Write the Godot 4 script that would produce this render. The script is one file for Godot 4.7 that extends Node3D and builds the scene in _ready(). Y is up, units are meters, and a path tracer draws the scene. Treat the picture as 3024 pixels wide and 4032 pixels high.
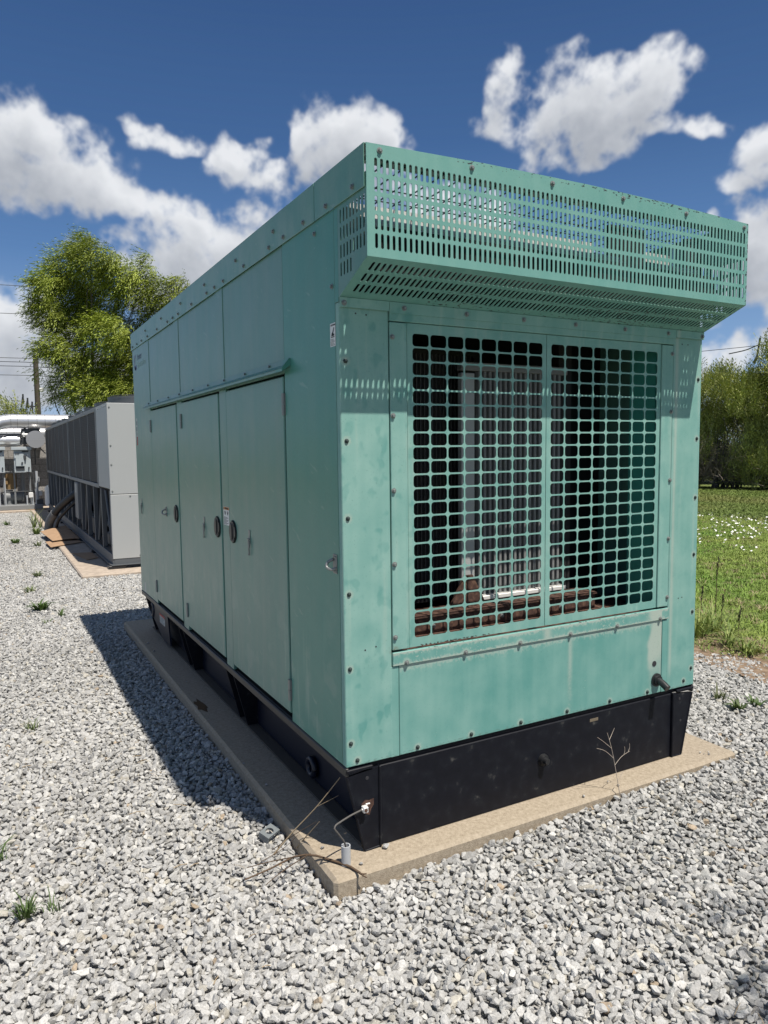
extends Node3D

# ---------------------------------------------------------------- helpers
var M := {}
var rng := RandomNumberGenerator.new()
const SIDE := Basis(Vector3(0, 0, 1), Vector3(0, 1, 0), Vector3(-1, 0, 0))   # local x -> +z, y -> up, z -> out of the left wall

func lin(r: float, g: float, b: float, a := 1.0) -> Color:
	return Color(r, g, b, a).linear_to_srgb()

func mat(called: String, c: Color, rough := 0.6, metal := 0.0) -> StandardMaterial3D:
	var m := StandardMaterial3D.new()
	m.resource_name = called
	m.albedo_color = c
	m.roughness = rough
	m.metallic = metal
	M[called] = m
	return m

func noise(seed_: int, freq: float, oct := 4, kind := FastNoiseLite.TYPE_SIMPLEX_SMOOTH) -> FastNoiseLite:
	var n := FastNoiseLite.new()
	n.seed = seed_
	n.noise_type = kind
	n.frequency = freq
	n.fractal_octaves = oct
	return n

func paint(w: int, h: int, fn: Callable) -> ImageTexture:
	var b := PackedByteArray()
	b.resize(w * h * 3)
	var k := 0
	for j in h:
		for i in w:
			var c: Color = fn.call(i, j)
			b[k] = clampi(int(c.r * 255.0 + 0.5), 0, 255)
			b[k + 1] = clampi(int(c.g * 255.0 + 0.5), 0, 255)
			b[k + 2] = clampi(int(c.b * 255.0 + 0.5), 0, 255)
			k += 3
	return ImageTexture.create_from_image(Image.create_from_data(w, h, false, Image.FORMAT_RGB8, b))

func noise_tex(n: FastNoiseLite, w: int, h: int, ramp: Gradient = null, bump := 0.0) -> NoiseTexture2D:
	var t := NoiseTexture2D.new()
	t.noise = n
	t.width = w
	t.height = h
	t.seamless = true
	t.color_ramp = ramp
	if bump > 0.0:
		t.as_normal_map = true
		t.bump_strength = bump
	return t

func ramp(stops: Array) -> Gradient:
	var g := Gradient.new()
	var o := PackedFloat32Array()
	var c := PackedColorArray()
	for s in stops:
		o.append(s[0])
		c.append(s[1])
	g.offsets = o
	g.colors = c
	return g

func sf() -> SurfaceTool:
	var st := SurfaceTool.new()
	st.begin(Mesh.PRIMITIVE_TRIANGLES)
	return st

func uvof(p: Vector3, n: Vector3) -> Vector2:
	var a := n.abs()
	if a.x > a.y and a.x > a.z:
		return Vector2(p.z, -p.y)
	if a.y > a.z:
		return Vector2(p.x, p.z)
	return Vector2(p.x, -p.y)

func tri(st: SurfaceTool, a: Vector3, b: Vector3, c: Vector3, n: Vector3) -> void:
	if (b - a).cross(c - a).dot(n) < 0.0:
		var q := b
		b = c
		c = q
	for p in [a, c, b]:
		st.set_normal(n)
		st.set_uv(uvof(p, n))
		st.add_vertex(p)

func face(st: SurfaceTool, pts: Array, out: Vector3) -> void:
	var n: Vector3 = (pts[1] - pts[0]).cross(pts[2] - pts[0]).normalized()
	if n.dot(out) < 0.0:
		n = -n
	for i in range(1, pts.size() - 1):
		tri(st, pts[0], pts[i], pts[i + 1], n)

# box between two corners, edges chamfered by b, optionally moved by xf
func bx(st: SurfaceTool, lo: Vector3, hi: Vector3, b := 0.0, xf := Transform3D.IDENTITY) -> void:
	var c := (lo + hi) * 0.5
	var h := (hi - lo).abs() * 0.5
	b = minf(b, minf(h.x, minf(h.y, h.z)) * 0.9)
	var put := func(ax: int, s: Vector3) -> Vector3:
		var v := Vector3.ZERO
		for k in 3:
			v[k] = c[k] + s[k] * (h[k] if k == ax else h[k] - b)
		return xf * v
	for ax in 3:
		var i := (ax + 1) % 3
		var j := (ax + 2) % 3
		for s in [-1.0, 1.0]:
			var pts := []
			for q in [[-1.0, -1.0], [1.0, -1.0], [1.0, 1.0], [-1.0, 1.0]]:
				var v := Vector3.ZERO
				v[ax] = s
				v[i] = q[0]
				v[j] = q[1]
				pts.append(put.call(ax, v))
			var o := Vector3.ZERO
			o[ax] = s
			face(st, pts, xf.basis * o)
			if b <= 0.0:
				continue
			for s2 in [-1.0, 1.0]:          # chamfer between face ax and face i
				var e := []
				for q in [-1.0, 1.0]:
					var v := Vector3.ZERO
					v[ax] = s
					v[i] = s2
					v[j] = q
					if q < 0.0:
						e.append(put.call(ax, v))
						e.append(put.call(i, v))
					else:
						e.append(put.call(i, v))
						e.append(put.call(ax, v))
				var o2 := Vector3.ZERO
				o2[ax] = s
				o2[i] = s2
				face(st, e, xf.basis * o2)
	if b > 0.0:
		for sx in [-1.0, 1.0]:
			for sy in [-1.0, 1.0]:
				for sz in [-1.0, 1.0]:
					var v := Vector3(sx, sy, sz)
					face(st, [put.call(0, v), put.call(1, v), put.call(2, v)], xf.basis * v)

# flat convex plate: pts (x, y) on the local plane z = 0, thickness t behind it
func plate(st: SurfaceTool, xf: Transform3D, pts: Array, t: float) -> void:
	var n := xf.basis.z.normalized()
	var f := []
	var k := []
	var mid := Vector3.ZERO
	for p in pts:
		f.append(xf * Vector3(p.x, p.y, 0))
		k.append(xf * Vector3(p.x, p.y, -t))
		mid += f[-1] / pts.size()
	face(st, f, n)
	face(st, k, -n)
	for i in pts.size():
		var j := (i + 1) % pts.size()
		face(st, [f[i], f[j], k[j], k[i]], (f[i] + f[j]) * 0.5 - mid)

func rect(st: SurfaceTool, xf: Transform3D, x0: float, y0: float, x1: float, y1: float, t: float) -> void:
	plate(st, xf, [Vector2(x0, y0), Vector2(x1, y0), Vector2(x1, y1), Vector2(x0, y1)], t)

# one cell of sheet metal with a rounded hole in its middle
func hole(st: SurfaceTool, xf: Transform3D, x0: float, y0: float, x1: float, y1: float, hw: float, hh: float, r: float, t: float, k: int) -> void:
	var c := Vector2((x0 + x1) * 0.5, (y0 + y1) * 0.5)
	var n := xf.basis.z.normalized()
	var ring := []
	var corners := [Vector2(x1, y1), Vector2(x0, y1), Vector2(x0, y0), Vector2(x1, y0)]
	var sgn := [Vector2(1, 1), Vector2(-1, 1), Vector2(-1, -1), Vector2(1, -1)]
	for q in 4:
		var o: Vector2 = c + Vector2(sgn[q].x * (hw - r), sgn[q].y * (hh - r))
		for i in k + 1:
			var a := (q + float(i) / k) * PI * 0.5
			ring.append(o + Vector2(cos(a), sin(a)) * r)
	var m := ring.size()
	for z in [0.0, -t]:
		var nn := n if z == 0.0 else -n
		for q in 4:
			var cc: Vector2 = corners[q]
			var c3 := xf * Vector3(cc.x, cc.y, z)
			for i in k:
				var a: Vector2 = ring[q * (k + 1) + i]
				var b: Vector2 = ring[q * (k + 1) + i + 1]
				tri(st, c3, xf * Vector3(a.x, a.y, z), xf * Vector3(b.x, b.y, z), nn)
			var d: Vector2 = corners[(q + 1) % 4]
			var e: Vector2 = ring[q * (k + 1) + k]
			var f: Vector2 = ring[((q + 1) * (k + 1)) % m]
			var d3 := xf * Vector3(d.x, d.y, z)
			tri(st, c3, xf * Vector3(e.x, e.y, z), xf * Vector3(f.x, f.y, z), nn)
			tri(st, c3, xf * Vector3(f.x, f.y, z), d3, nn)
	for i in m:
		var a: Vector2 = ring[i]
		var b: Vector2 = ring[(i + 1) % m]
		if a.distance_to(b) < 1e-5:
			continue
		var inward := c - (a + b) * 0.5
		face(st, [xf * Vector3(a.x, a.y, 0), xf * Vector3(b.x, b.y, 0), xf * Vector3(b.x, b.y, -t), xf * Vector3(a.x, a.y, -t)], xf.basis * Vector3(inward.x, inward.y, 0))

# smooth tube along a path; r is one radius or one per point
func tube(st: SurfaceTool, path: Array, r: Variant, sides := 10, caps := true) -> void:
	var n := path.size()
	var up := Vector3.UP
	var rings := []
	var dirs := []
	var side := Vector3.ZERO
	for i in n:
		var d: Vector3 = (path[mini(i + 1, n - 1)] - path[maxi(i - 1, 0)]).normalized()
		if i == 0:
			side = d.cross(up if absf(d.dot(up)) < 0.95 else Vector3.RIGHT).normalized()
		else:
			side = (side - d * side.dot(d)).normalized()
		var up2 := side.cross(d)
		var rad: float = r[i] if r is Array else r
		var ring := []
		for k in sides:
			var a := TAU * k / sides
			var nn := side * cos(a) + up2 * sin(a)
			ring.append([path[i] + nn * rad, nn])
		rings.append(ring)
		dirs.append(d)
	var len_ := 0.0
	for i in n - 1:
		var l2: float = len_ + path[i].distance_to(path[i + 1])
		for k in sides:
			var k2 := (k + 1) % sides
			var a: Array = rings[i][k]
			var b: Array = rings[i][k2]
			var c: Array = rings[i + 1][k2]
			var d: Array = rings[i + 1][k]
			var quad := [[a, float(k), len_], [b, float(k + 1), len_], [c, float(k + 1), l2], [d, float(k), l2]]
			var order := [0, 1, 2, 0, 2, 3]
			if (b[0] - a[0]).cross(d[0] - a[0]).dot(a[1]) > 0.0:
				order = [0, 2, 1, 0, 3, 2]
			for o in order:
				st.set_normal(quad[o][0][1])
				st.set_uv(Vector2(quad[o][1] / sides, quad[o][2]))
				st.add_vertex(quad[o][0][0])
		len_ = l2
	if caps:
		for e in [[0, -dirs[0]], [n - 1, dirs[n - 1]]]:
			var pts := []
			for k in sides:
				pts.append(rings[e[0]][k][0])
			face(st, pts, e[1])

func curve(pts: Array, steps: int) -> Array:
	var c := Curve3D.new()
	for i in pts.size():
		var t: Vector3 = (pts[mini(i + 1, pts.size() - 1)] - pts[maxi(i - 1, 0)]) / 6.0
		c.add_point(pts[i], -t, t)
	var out := []
	for i in steps + 1:
		out.append(c.sample_baked(c.get_baked_length() * i / steps, true))
	return out

func obj(called: String, st: Variant, m: Material, parent: Node = self) -> MeshInstance3D:
	var o := MeshInstance3D.new()
	o.name = called
	o.mesh = st.commit() if st is SurfaceTool else st
	o.material_override = m
	parent.add_child(o, true)
	return o

func put(called: String, mesh: Mesh, m: Material, parent: Node, at: Transform3D) -> MeshInstance3D:
	var o := obj(called, mesh, m, parent)
	o.transform = at
	return o

func tag(o: Node, label: String, category := "", group := "", kind := "") -> Node:
	o.set_meta("label", label)
	if category:
		o.set_meta("category", category)
	if group:
		o.set_meta("group", group)
	if kind:
		o.set_meta("kind", kind)
	return o

func thing(called: String, label: String, category: String, at := Vector3.ZERO, group := "") -> Node3D:
	var o := Node3D.new()
	o.name = called
	o.position = at
	add_child(o, true)
	tag(o, label, category, group)
	return o

func many(called: String, mesh: Mesh, m: Material, xfs: Array, cols: Array, parent: Node) -> MultiMeshInstance3D:
	var mm := MultiMesh.new()
	mm.transform_format = MultiMesh.TRANSFORM_3D
	mm.use_colors = cols.size() > 0
	mm.mesh = mesh
	mm.instance_count = xfs.size()
	for i in xfs.size():
		mm.set_instance_transform(i, xfs[i])
		if cols.size() > 0:
			mm.set_instance_color(i, cols[i])
	var o := MultiMeshInstance3D.new()
	o.name = called
	o.multimesh = mm
	o.material_override = m
	parent.add_child(o, true)
	o.set_meta("kind", "stuff")
	return o

func text(called: String, s: String, size: float, m: Material, parent: Node, at: Transform3D, serif := false, centred := true) -> void:
	var t := TextMesh.new()
	var f := SystemFont.new()
	f.font_names = PackedStringArray(["Droid Serif" if serif else "Droid Sans"])
	f.font_weight = 700
	t.font = f
	t.text = s
	t.font_size = 32
	t.pixel_size = size / 32.0
	t.depth = 0.0008
	t.curve_step = 2.0
	t.horizontal_alignment = HORIZONTAL_ALIGNMENT_CENTER if centred else HORIZONTAL_ALIGNMENT_LEFT
	put(called, t, m, parent, at)

func rnd(a: float, b: float) -> float:
	return rng.randf_range(a, b)

# ---------------------------------------------------------------- sky
const EXPOSURE := 1.25
const CLOUDS := [
	[1.5, 19.5, 5.2, 3.0, 1.0], [5.0, 19.0, 4.6, 2.6, 1.0], [8.0, 17.8, 2.5, 1.7, 0.9], [-3.5, 18.5, 5.0, 3.0, 1.0],
	[12.9, 21.5, 1.9, 1.0, 0.85], [11.0, 22.4, 0.9, 0.5, 0.6], [18.0, 20.3, 2.4, 1.3, 0.9], [16.6, 20.9, 1.4, 0.9, 0.8], [20.3, 19.3, 1.8, 1.0, 0.8],
	[10.5, 17.0, 2.0, 1.5, 0.8], [13.0, 16.6, 2.4, 1.7, 0.85], [15.2, 15.7, 2.3, 1.5, 0.75], [12.0, 14.2, 2.6, 1.6, 0.85], [15.6, 13.2, 3.4, 2.0, 1.0], [17.2, 14.6, 2.2, 1.3, 0.8], [19.2, 12.6, 2.8, 1.9, 0.9], [10.2, 12.4, 1.3, 1.6, 0.95], [12.8, 11.4, 2.8, 1.5, 0.9], [18.6, 16.8, 1.5, 1.3, 0.65], [8.0, 14.9, 1.8, 0.7, 0.6],
	[1.0, 8.6, 3.8, 3.0, 1.0], [4.6, 9.0, 2.4, 1.8, 0.9], [-2.5, 11.0, 3.0, 2.6, 1.0], [5.0, 5.0, 4.0, 2.2, 0.9], [0.0, 4.0, 5.0, 2.5, 0.9], [10.0, 5.0, 5.0, 1.6, 0.7],
	[24.6, 22.4, 2.4, 2.1, 1.0], [27.0, 22.6, 2.5, 1.9, 1.0], [29.4, 21.6, 2.0, 1.4, 1.0], [26.5, 20.5, 4.0, 2.0, 1.0], [22.9, 21.0, 1.4, 1.6, 1.0], [21.9, 17.0, 1.6, 1.2, 0.7],
	[38.4, 26.0, 1.3, 1.3, 0.75], [37.9, 24.3, 1.1, 1.9, 0.70], [36.7, 22.6, 1.0, 0.8, 0.6], [40.6, 23.4, 2.0, 1.9, 0.45], [39.5, 22.0, 2.0, 1.2, 0.35],
	[43.2, 24.3, 2.4, 2.2, 1.0], [45.9, 23.9, 2.6, 2.1, 1.0], [48.6, 24.3, 2.2, 1.8, 1.0], [45.6, 22.2, 3.6, 1.9, 1.0], [42.6, 22.3, 2.0, 1.6, 0.95], [50.0, 21.2, 2.2, 0.8, 0.85], [52.2, 20.9, 1.5, 0.45, 0.6],
	[40.3, 20.0, 1.5, 1.0, 0.75], [42.6, 20.1, 1.3, 0.9, 0.75], [44.1, 20.5, 1.1, 0.7, 0.7],
	[56.4, 19.1, 2.2, 1.5, 1.0], [54.3, 17.6, 1.4, 0.8, 0.9], [59.0, 18.3, 3.0, 2.5, 1.0], [56.8, 14.6, 3.0, 2.1, 1.0], [54.3, 13.0, 2.2, 1.7, 1.0], [56.4, 11.2, 3.0, 2.4, 1.0], [53.9, 10.3, 2.0, 1.1, 0.95], [52.4, 15.2, 0.8, 0.5, 0.75],
	[51.8, 6.0, 1.8, 1.6, 1.0], [54.2, 6.0, 1.2, 1.5, 1.0], [57.0, 7.4, 1.7, 1.8, 1.0], [51.4, 8.9, 2.0, 0.6, 0.7], [56.0, 2.6, 4.0, 1.6, 0.9], [56.5, 28.0, 1.0, 0.6, 0.7],
	[33.0, 16.0, 5.0, 3.0, 1.0], [40.0, 12.0, 5.0, 3.0, 1.0], [30.0, 8.0, 6.0, 3.0, 1.0], [46.0, 7.0, 4.0, 2.5, 1.0], [36.0, 4.0, 8.0, 2.0, 0.9], [22.0, 6.0, 5.0, 2.0, 0.8]]
var n_big: FastNoiseLite
var n_fine: FastNoiseLite
var n_warp: FastNoiseLite
var n_bill: FastNoiseLite

func puff(az: float, el: float) -> float:
	var wx := az + n_warp.get_noise_2d(az * 6.0, el * 6.0) * 1.5
	var wy := el + n_warp.get_noise_2d(az * 6.0 + 500.0, el * 6.0) * 1.0
	var f := 0.0
	for c in CLOUDS:
		var dx: float = (wx - c[0]) / (c[2] * 1.34)
		if absf(dx) > 1.0:
			continue
		var dy: float = (wy - c[1]) / (c[3] * (1.42 if wy > c[1] else 1.22))
		var q := 1.0 - dx * dx - dy * dy
		if q > 0.0:
			f = f + q * c[4] * (1.0 - f * 0.55)
	return f

func cloud_at(az: float, el: float, inside: float, detail: float) -> float:
	var dir := Vector3(sin(deg_to_rad(az)) * cos(deg_to_rad(el)), sin(deg_to_rad(el)), -cos(deg_to_rad(az)) * cos(deg_to_rad(el)))
	var f := 0.0
	if inside > 0.0:
		f = minf(puff(az, el), 1.25) * 0.95 - 0.20
	if inside < 1.0:
		var k := dir / (maxf(dir.y, 0.0) + 0.25)
		f = lerpf((n_big.get_noise_2d(k.x * 60.0, k.z * 60.0) - 0.14) * 2.4, f, inside)
	var d2 := dir * 100.0
	return f + (n_fine.get_noise_3dv(d2) * 0.85 + (0.22 - absf(n_bill.get_noise_3dv(d2))) * 0.45) * detail * smoothstep(-0.22, 0.12, f) - 0.02

func sky_color(az: float, el: float) -> Color:
	var inside := smoothstep(-14.0, -6.0, az) * (1.0 - smoothstep(61.0, 70.0, az)) * (1.0 - smoothstep(30.0, 37.0, el))
	var blue := Color(0.40, 0.52, 0.70)
	var stops := [[0.0, Color(0.44, 0.55, 0.70)], [6.0, Color(0.25, 0.41, 0.66)], [14.0, Color(0.110, 0.230, 0.470)], [22.0, Color(0.060, 0.140, 0.325)], [30.0, Color(0.043, 0.105, 0.262)], [90.0, Color(0.036, 0.088, 0.215)]]
	for i in 5:
		if el >= stops[i][0] and el <= stops[i + 1][0]:
			blue = stops[i][1].lerp(stops[i + 1][1], (el - stops[i][0]) / (stops[i + 1][0] - stops[i][0]))
	var d := cloud_at(az, el, inside, 1.0)
	if d <= -0.16:
		return (blue * (1.0 / EXPOSURE)).linear_to_srgb()
	var above := maxf(0.0, cloud_at(az + 0.5, el + 1.3, inside, 0.5)) + 0.7 * maxf(0.0, cloud_at(az + 0.8, el + 3.0, inside, 0.3))
	var shade := clampf(above * 0.50 - 0.04 + d * 0.04, 0.0, 0.85)
	var c := Color(0.84, 0.86, 0.89).lerp(Color(0.34, 0.37, 0.425), shade)
	var a := pow(smoothstep(-0.16, 0.80, d), 1.1) * 0.97
	return (blue.lerp(c, a) * (1.0 / EXPOSURE)).linear_to_srgb()

func sky_image() -> Image:
	n_big = noise(5, 0.022, 5)
	n_fine = noise(9, 0.17, 6)
	n_fine.fractal_gain = 0.60
	n_bill = noise(11, 0.30, 4)
	n_warp = noise(21, 0.035, 3)
	var w := 4096
	var h := 2048
	var small := Image.create(1024, 256, false, Image.FORMAT_RGB8)
	for j in 256:
		for i in 1024:
			small.set_pixel(i, j, sky_color((i + 0.5) / 1024.0 * 360.0 - 180.0, 90.0 - (j + 0.5) / 256.0 * 90.0))
	small.resize(w, h / 2, Image.INTERPOLATE_BILINEAR)
	var im := Image.create(w, h, false, Image.FORMAT_RGB8)
	im.fill(lin(0.30, 0.30, 0.27))
	im.blit_rect(small, Rect2i(0, 0, w, h / 2), Vector2i.ZERO)
	var i0 := int((180.0 - 8.0) / 360.0 * w)
	var i1 := int((180.0 + 64.0) / 360.0 * w)
	var j0 := int((90.0 - 33.0) / 180.0 * h)
	for j in range(j0, h / 2):
		for i in range(i0, i1):
			im.set_pixel(i, j, sky_color((i + 0.5) / w * 360.0 - 180.0, 90.0 - (j + 0.5) / h * 180.0))
	var out := Image.create(w, h, false, Image.FORMAT_RGB8)      # the panorama starts at -z
	out.blit_rect(im, Rect2i(w / 2, 0, w / 2, h), Vector2i.ZERO)
	out.blit_rect(im, Rect2i(0, 0, w / 2, h), Vector2i(w / 2, 0))
	return out

# ---------------------------------------------------------------- run
func _ready() -> void:
	rng.seed = 7
	var cam := Camera3D.new()
	cam.name = "camera"
	cam.position = Vector3(-1.10656, 1.51566, 2.34797)
	cam.rotation = Vector3(-0.0866, -0.4982, -0.0114)
	cam.fov = 70.377
	cam.near = 0.05
	cam.far = 900.0
	add_child(cam)
	cam.current = true
	var pan := PanoramaSkyMaterial.new()
	pan.panorama = ImageTexture.create_from_image(sky_image())
	var sky := Sky.new()
	sky.sky_material = pan
	var env := Environment.new()
	env.background_mode = Environment.BG_SKY
	env.sky = sky
	env.tonemap_mode = Environment.TONE_MAPPER_LINEAR
	env.tonemap_exposure = EXPOSURE
	env.sdfgi_enabled = true
	env.ssao_enabled = true
	env.ssil_enabled = true
	var we := WorldEnvironment.new()
	we.name = "environment"
	we.environment = env
	add_child(we)
	var sun := DirectionalLight3D.new()
	sun.name = "sun"
	sun.light_energy = 1.6
	sun.light_color = Color(1.0, 0.97, 0.925)
	sun.light_angular_distance = 0.5
	sun.shadow_enabled = true
	add_child(sun)
	sun.look_at_from_position(Vector3.ZERO, Vector3(-0.077, -0.4925, -0.2212), Vector3.UP)

	materials()
	setting()
	generator()
	gravel()
	chiller()
	pump_station()
	background()
	clutter()

# ---------------------------------------------------------------- materials
const RIVETS := [[0.022, 1.827], [0.022, 1.545], [0.022, 1.267], [0.022, 0.99], [0.021, 0.712], [0.02, 0.431], [0.046, 0.362], [1.877, 1.827], [1.877, 1.548], [1.877, 1.266], [1.877, 0.99], [1.877, 0.708], [1.877, 0.427], [1.826, 0.371], [0.308, 0.357], [0.563, 0.357], [0.818, 0.357], [1.076, 0.357], [1.333, 0.357], [1.577, 0.357]]

func front_paint() -> ImageTexture:
	var blot := noise(31, 0.010, 4)
	var streak := noise(32, 0.02, 4)
	var fine := noise(33, 0.12, 3)
	var smear := noise(34, 0.016, 3)
	var w := 1050
	var h := 1300
	var teal := Color(0.104, 0.296, 0.266)
	var chalk := Color(0.275, 0.462, 0.410)
	var pale := Color(0.42, 0.475, 0.415)
	var t := paint(w, h, func(i: int, j: int) -> Color:
		var x := i * 0.002
		var y := 2.6 - j * 0.002
		var b := blot.get_noise_2d(i, j)
		var s := streak.get_noise_2d(i * 1.6, j * 0.10)
		var f := fine.get_noise_2d(i, j)
		var m := 0.42 + 0.30 * b + 0.16 * s + 0.03 * f
		var p := 0.0
		if y > 2.05:
			m = 0.26 + 0.16 * b + 0.10 * s + 0.03 * f
			p = 0.35 * smoothstep(0.0, 0.35, s + f * 0.4) * smoothstep(2.14, 2.12, y)
		elif y > 0.75 or x < 0.195 or x > 1.71:
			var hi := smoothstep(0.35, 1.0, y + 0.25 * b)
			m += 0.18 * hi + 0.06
			if x > 0.26 and x < 1.63:
				m -= 0.10
			elif x > 1.65:
				m -= 0.10
			m -= 0.32 * smoothstep(0.22, 0.5, smear.get_noise_2d(i * 1.3, j)) * (1.0 if x < 0.32 else 0.4)
			p = 0.55 * exp(-pow((x - 1.727 - 0.006 * s) / 0.011, 2.0)) * smoothstep(0.34, 0.5, y) + 0.16 * smoothstep(0.25, 0.55, s) * hi
		elif y > 0.693 and x > 0.195 and x < 1.71:
			var e := minf(y - 0.694, 0.748 - y)
			p = 0.8 * smoothstep(0.017 + 0.02 * f + 0.012 * b, 0.004, e)
			p = maxf(p, 0.85 * smoothstep(1.52, 1.60, x + 0.05 * b) * (1.0 - smoothstep(1.655, 1.66, x)))
			p = maxf(p, 0.7 * exp(-pow((x - 0.955) / 0.022, 2.0)))
			m -= 0.18
		else:
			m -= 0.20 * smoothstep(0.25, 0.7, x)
			if x > 0.229 and x < 1.668:
				p = 0.7 * smoothstep(0.030 + 0.03 * f + 0.02 * s, 0.0, 0.693 - y)
				p = maxf(p, 0.55 * exp(-pow((x - 1.09 - 0.004 * b) / (0.012 + 0.006 * s), 2.0)) * smoothstep(0.30, 0.60, y + 0.1 * f))
				p = maxf(p, 0.80 * smoothstep(1.565, 1.60, x + 0.03 * b) * smoothstep(0.33, 0.55, y + 0.1 * b))
			if x > 1.668:
				p = maxf(p, 0.6 * exp(-pow((x - 1.727 - 0.006 * s) / 0.012, 2.0)))
		var c := teal.lerp(chalk, clampf(m, 0.0, 1.0)).lerp(pale, clampf(p, 0.0, 1.0))
		# scuffs, dark flecks and chipped edges
		var fl := fine.get_noise_2d(i * 2.3 + 900.0, j * 1.2)
		if fl > 0.58:
			c = c.lerp(Color(0.09, 0.20, 0.18), 0.45)
		if y > 2.474 and x > 0.35 and fine.get_noise_2d(i * 0.55 + 77.0, j * 1.5) + (0.04 if y > 2.486 else -0.2) + 0.10 * sin(x * 6.0) > 0.47:
			c = Color(0.02, 0.022, 0.024)
		# chips and rust along the joints under the grille
		var ch := fine.get_noise_2d(i * 0.8 + 400.0, j * 1.6)
		if x > 0.30 and x < 0.66 and y > 0.757 and y < 0.764 and ch > 0.22 - 0.3 * exp(-pow((x - 0.47) / 0.1, 2.0)):
			c = Color(0.035, 0.03, 0.026)
		var ru := exp(-pow((x - 0.205) / 0.018, 2.0) - pow((y - 0.760) / 0.012, 2.0)) + 0.7 * exp(-pow((x - 1.655) / 0.02, 2.0) - pow((y - 0.756) / 0.006, 2.0))
		c = c.lerp(Color(0.16, 0.12, 0.07), clampf(ru * (0.6 + ch), 0.0, 0.8))
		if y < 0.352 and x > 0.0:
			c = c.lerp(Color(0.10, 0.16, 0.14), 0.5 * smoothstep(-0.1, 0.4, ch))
		if x > 1.888 and y > 2.13 and fine.get_noise_2d(i * 1.5, j * 0.6 + 55.0) > 0.28:
			c = Color(0.02, 0.022, 0.024)
		return c.linear_to_srgb())
	var im := t.get_image()
	var spots := RIVETS + [[0.259, 0.706], [0.532, 0.706], [0.808, 0.706], [1.086, 0.706], [1.366, 0.706], [1.647, 0.706]]
	for r in spots:
		var ci := int(r[0] / 0.002)
		var cj := int((2.6 - r[1]) / 0.002)
		for dj in range(-13, 16):
			for di in range(-13, 14):
				var d := Vector2(di, dj).length() + fine.get_noise_2d(ci + di * 3, cj + dj * 3) * 4.0
				var q := clampi(ci + di, 0, w - 1)
				im.set_pixel(q, cj + dj, im.get_pixel(q, cj + dj).lerp(lin(0.35, 0.45, 0.39), 0.7 * smoothstep(11.0, 6.0, d)))
	return ImageTexture.create_from_image(im)

func side_paint() -> ImageTexture:
	var blot := noise(41, 0.011, 4)
	var streak := noise(42, 0.022, 4)
	var fine := noise(43, 0.2, 3)
	return paint(1260, 780, func(i: int, j: int) -> Color:
		var z := i / 300.0 - 4.2
		var y := 2.6 - j / 300.0
		var b := blot.get_noise_2d(i, j * 0.8)
		var s := streak.get_noise_2d(i * 1.5, j * 0.07)
		var f := fine.get_noise_2d(i, j)
		var k := clampf(0.52 + 0.45 * s + 0.3 * b, 0.0, 1.0)
		var c := Color(0.100, 0.262, 0.220).lerp(Color(0.158, 0.276, 0.238), k)
		if z > -0.548:
			c = Color(0.068, 0.262, 0.215).lerp(Color(0.100, 0.270, 0.222), k)
		if y > 2.352:
			c = Color(0.125, 0.29, 0.24).lerp(Color(0.235, 0.355, 0.30), clampf(0.25 + 0.5 * b + 0.55 * s * smoothstep(2.5, 2.38, y), 0.0, 1.0))
		c = c.lerp(Color(0.36, 0.48, 0.41), 0.35 * smoothstep(0.25, 0.6, streak.get_noise_2d(i * 2.0 + 300.0, j * 0.2)) * smoothstep(1.0, 0.4, y))
		c = c.lerp(Color(0.10, 0.22, 0.19), 0.35 * smoothstep(0.42, 0.62, fine.get_noise_2d(i * 1.1, j * 0.35)))
		c = c.lerp(Color(0.26, 0.37, 0.32), 0.30 * smoothstep(0.15, 0.5, blot.get_noise_2d(i * 1.4 + 700.0, j * 1.4)) * smoothstep(1.1, 0.6, y))
		if streak.get_noise_2d(i * 0.5 + j * 0.3 + 90.0, j * 2.6 - i * 1.2) > 0.60:
			c = c.lerp(Color(0.30, 0.40, 0.35), 0.35)
		c = c * (1.0 + 0.05 * f)
		return c.linear_to_srgb())

func tri_mat(called: String, tex: Texture2D, scale: float, rough: float, world := true, bump: Texture2D = null, bump_scale := 1.0) -> StandardMaterial3D:
	var m := mat(called, Color.WHITE, rough)
	m.albedo_texture = tex
	m.uv1_triplanar = true
	m.uv1_world_triplanar = world
	m.uv1_scale = Vector3.ONE * scale
	if bump:
		m.normal_enabled = true
		m.normal_texture = bump
		m.normal_scale = bump_scale
	return m

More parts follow.
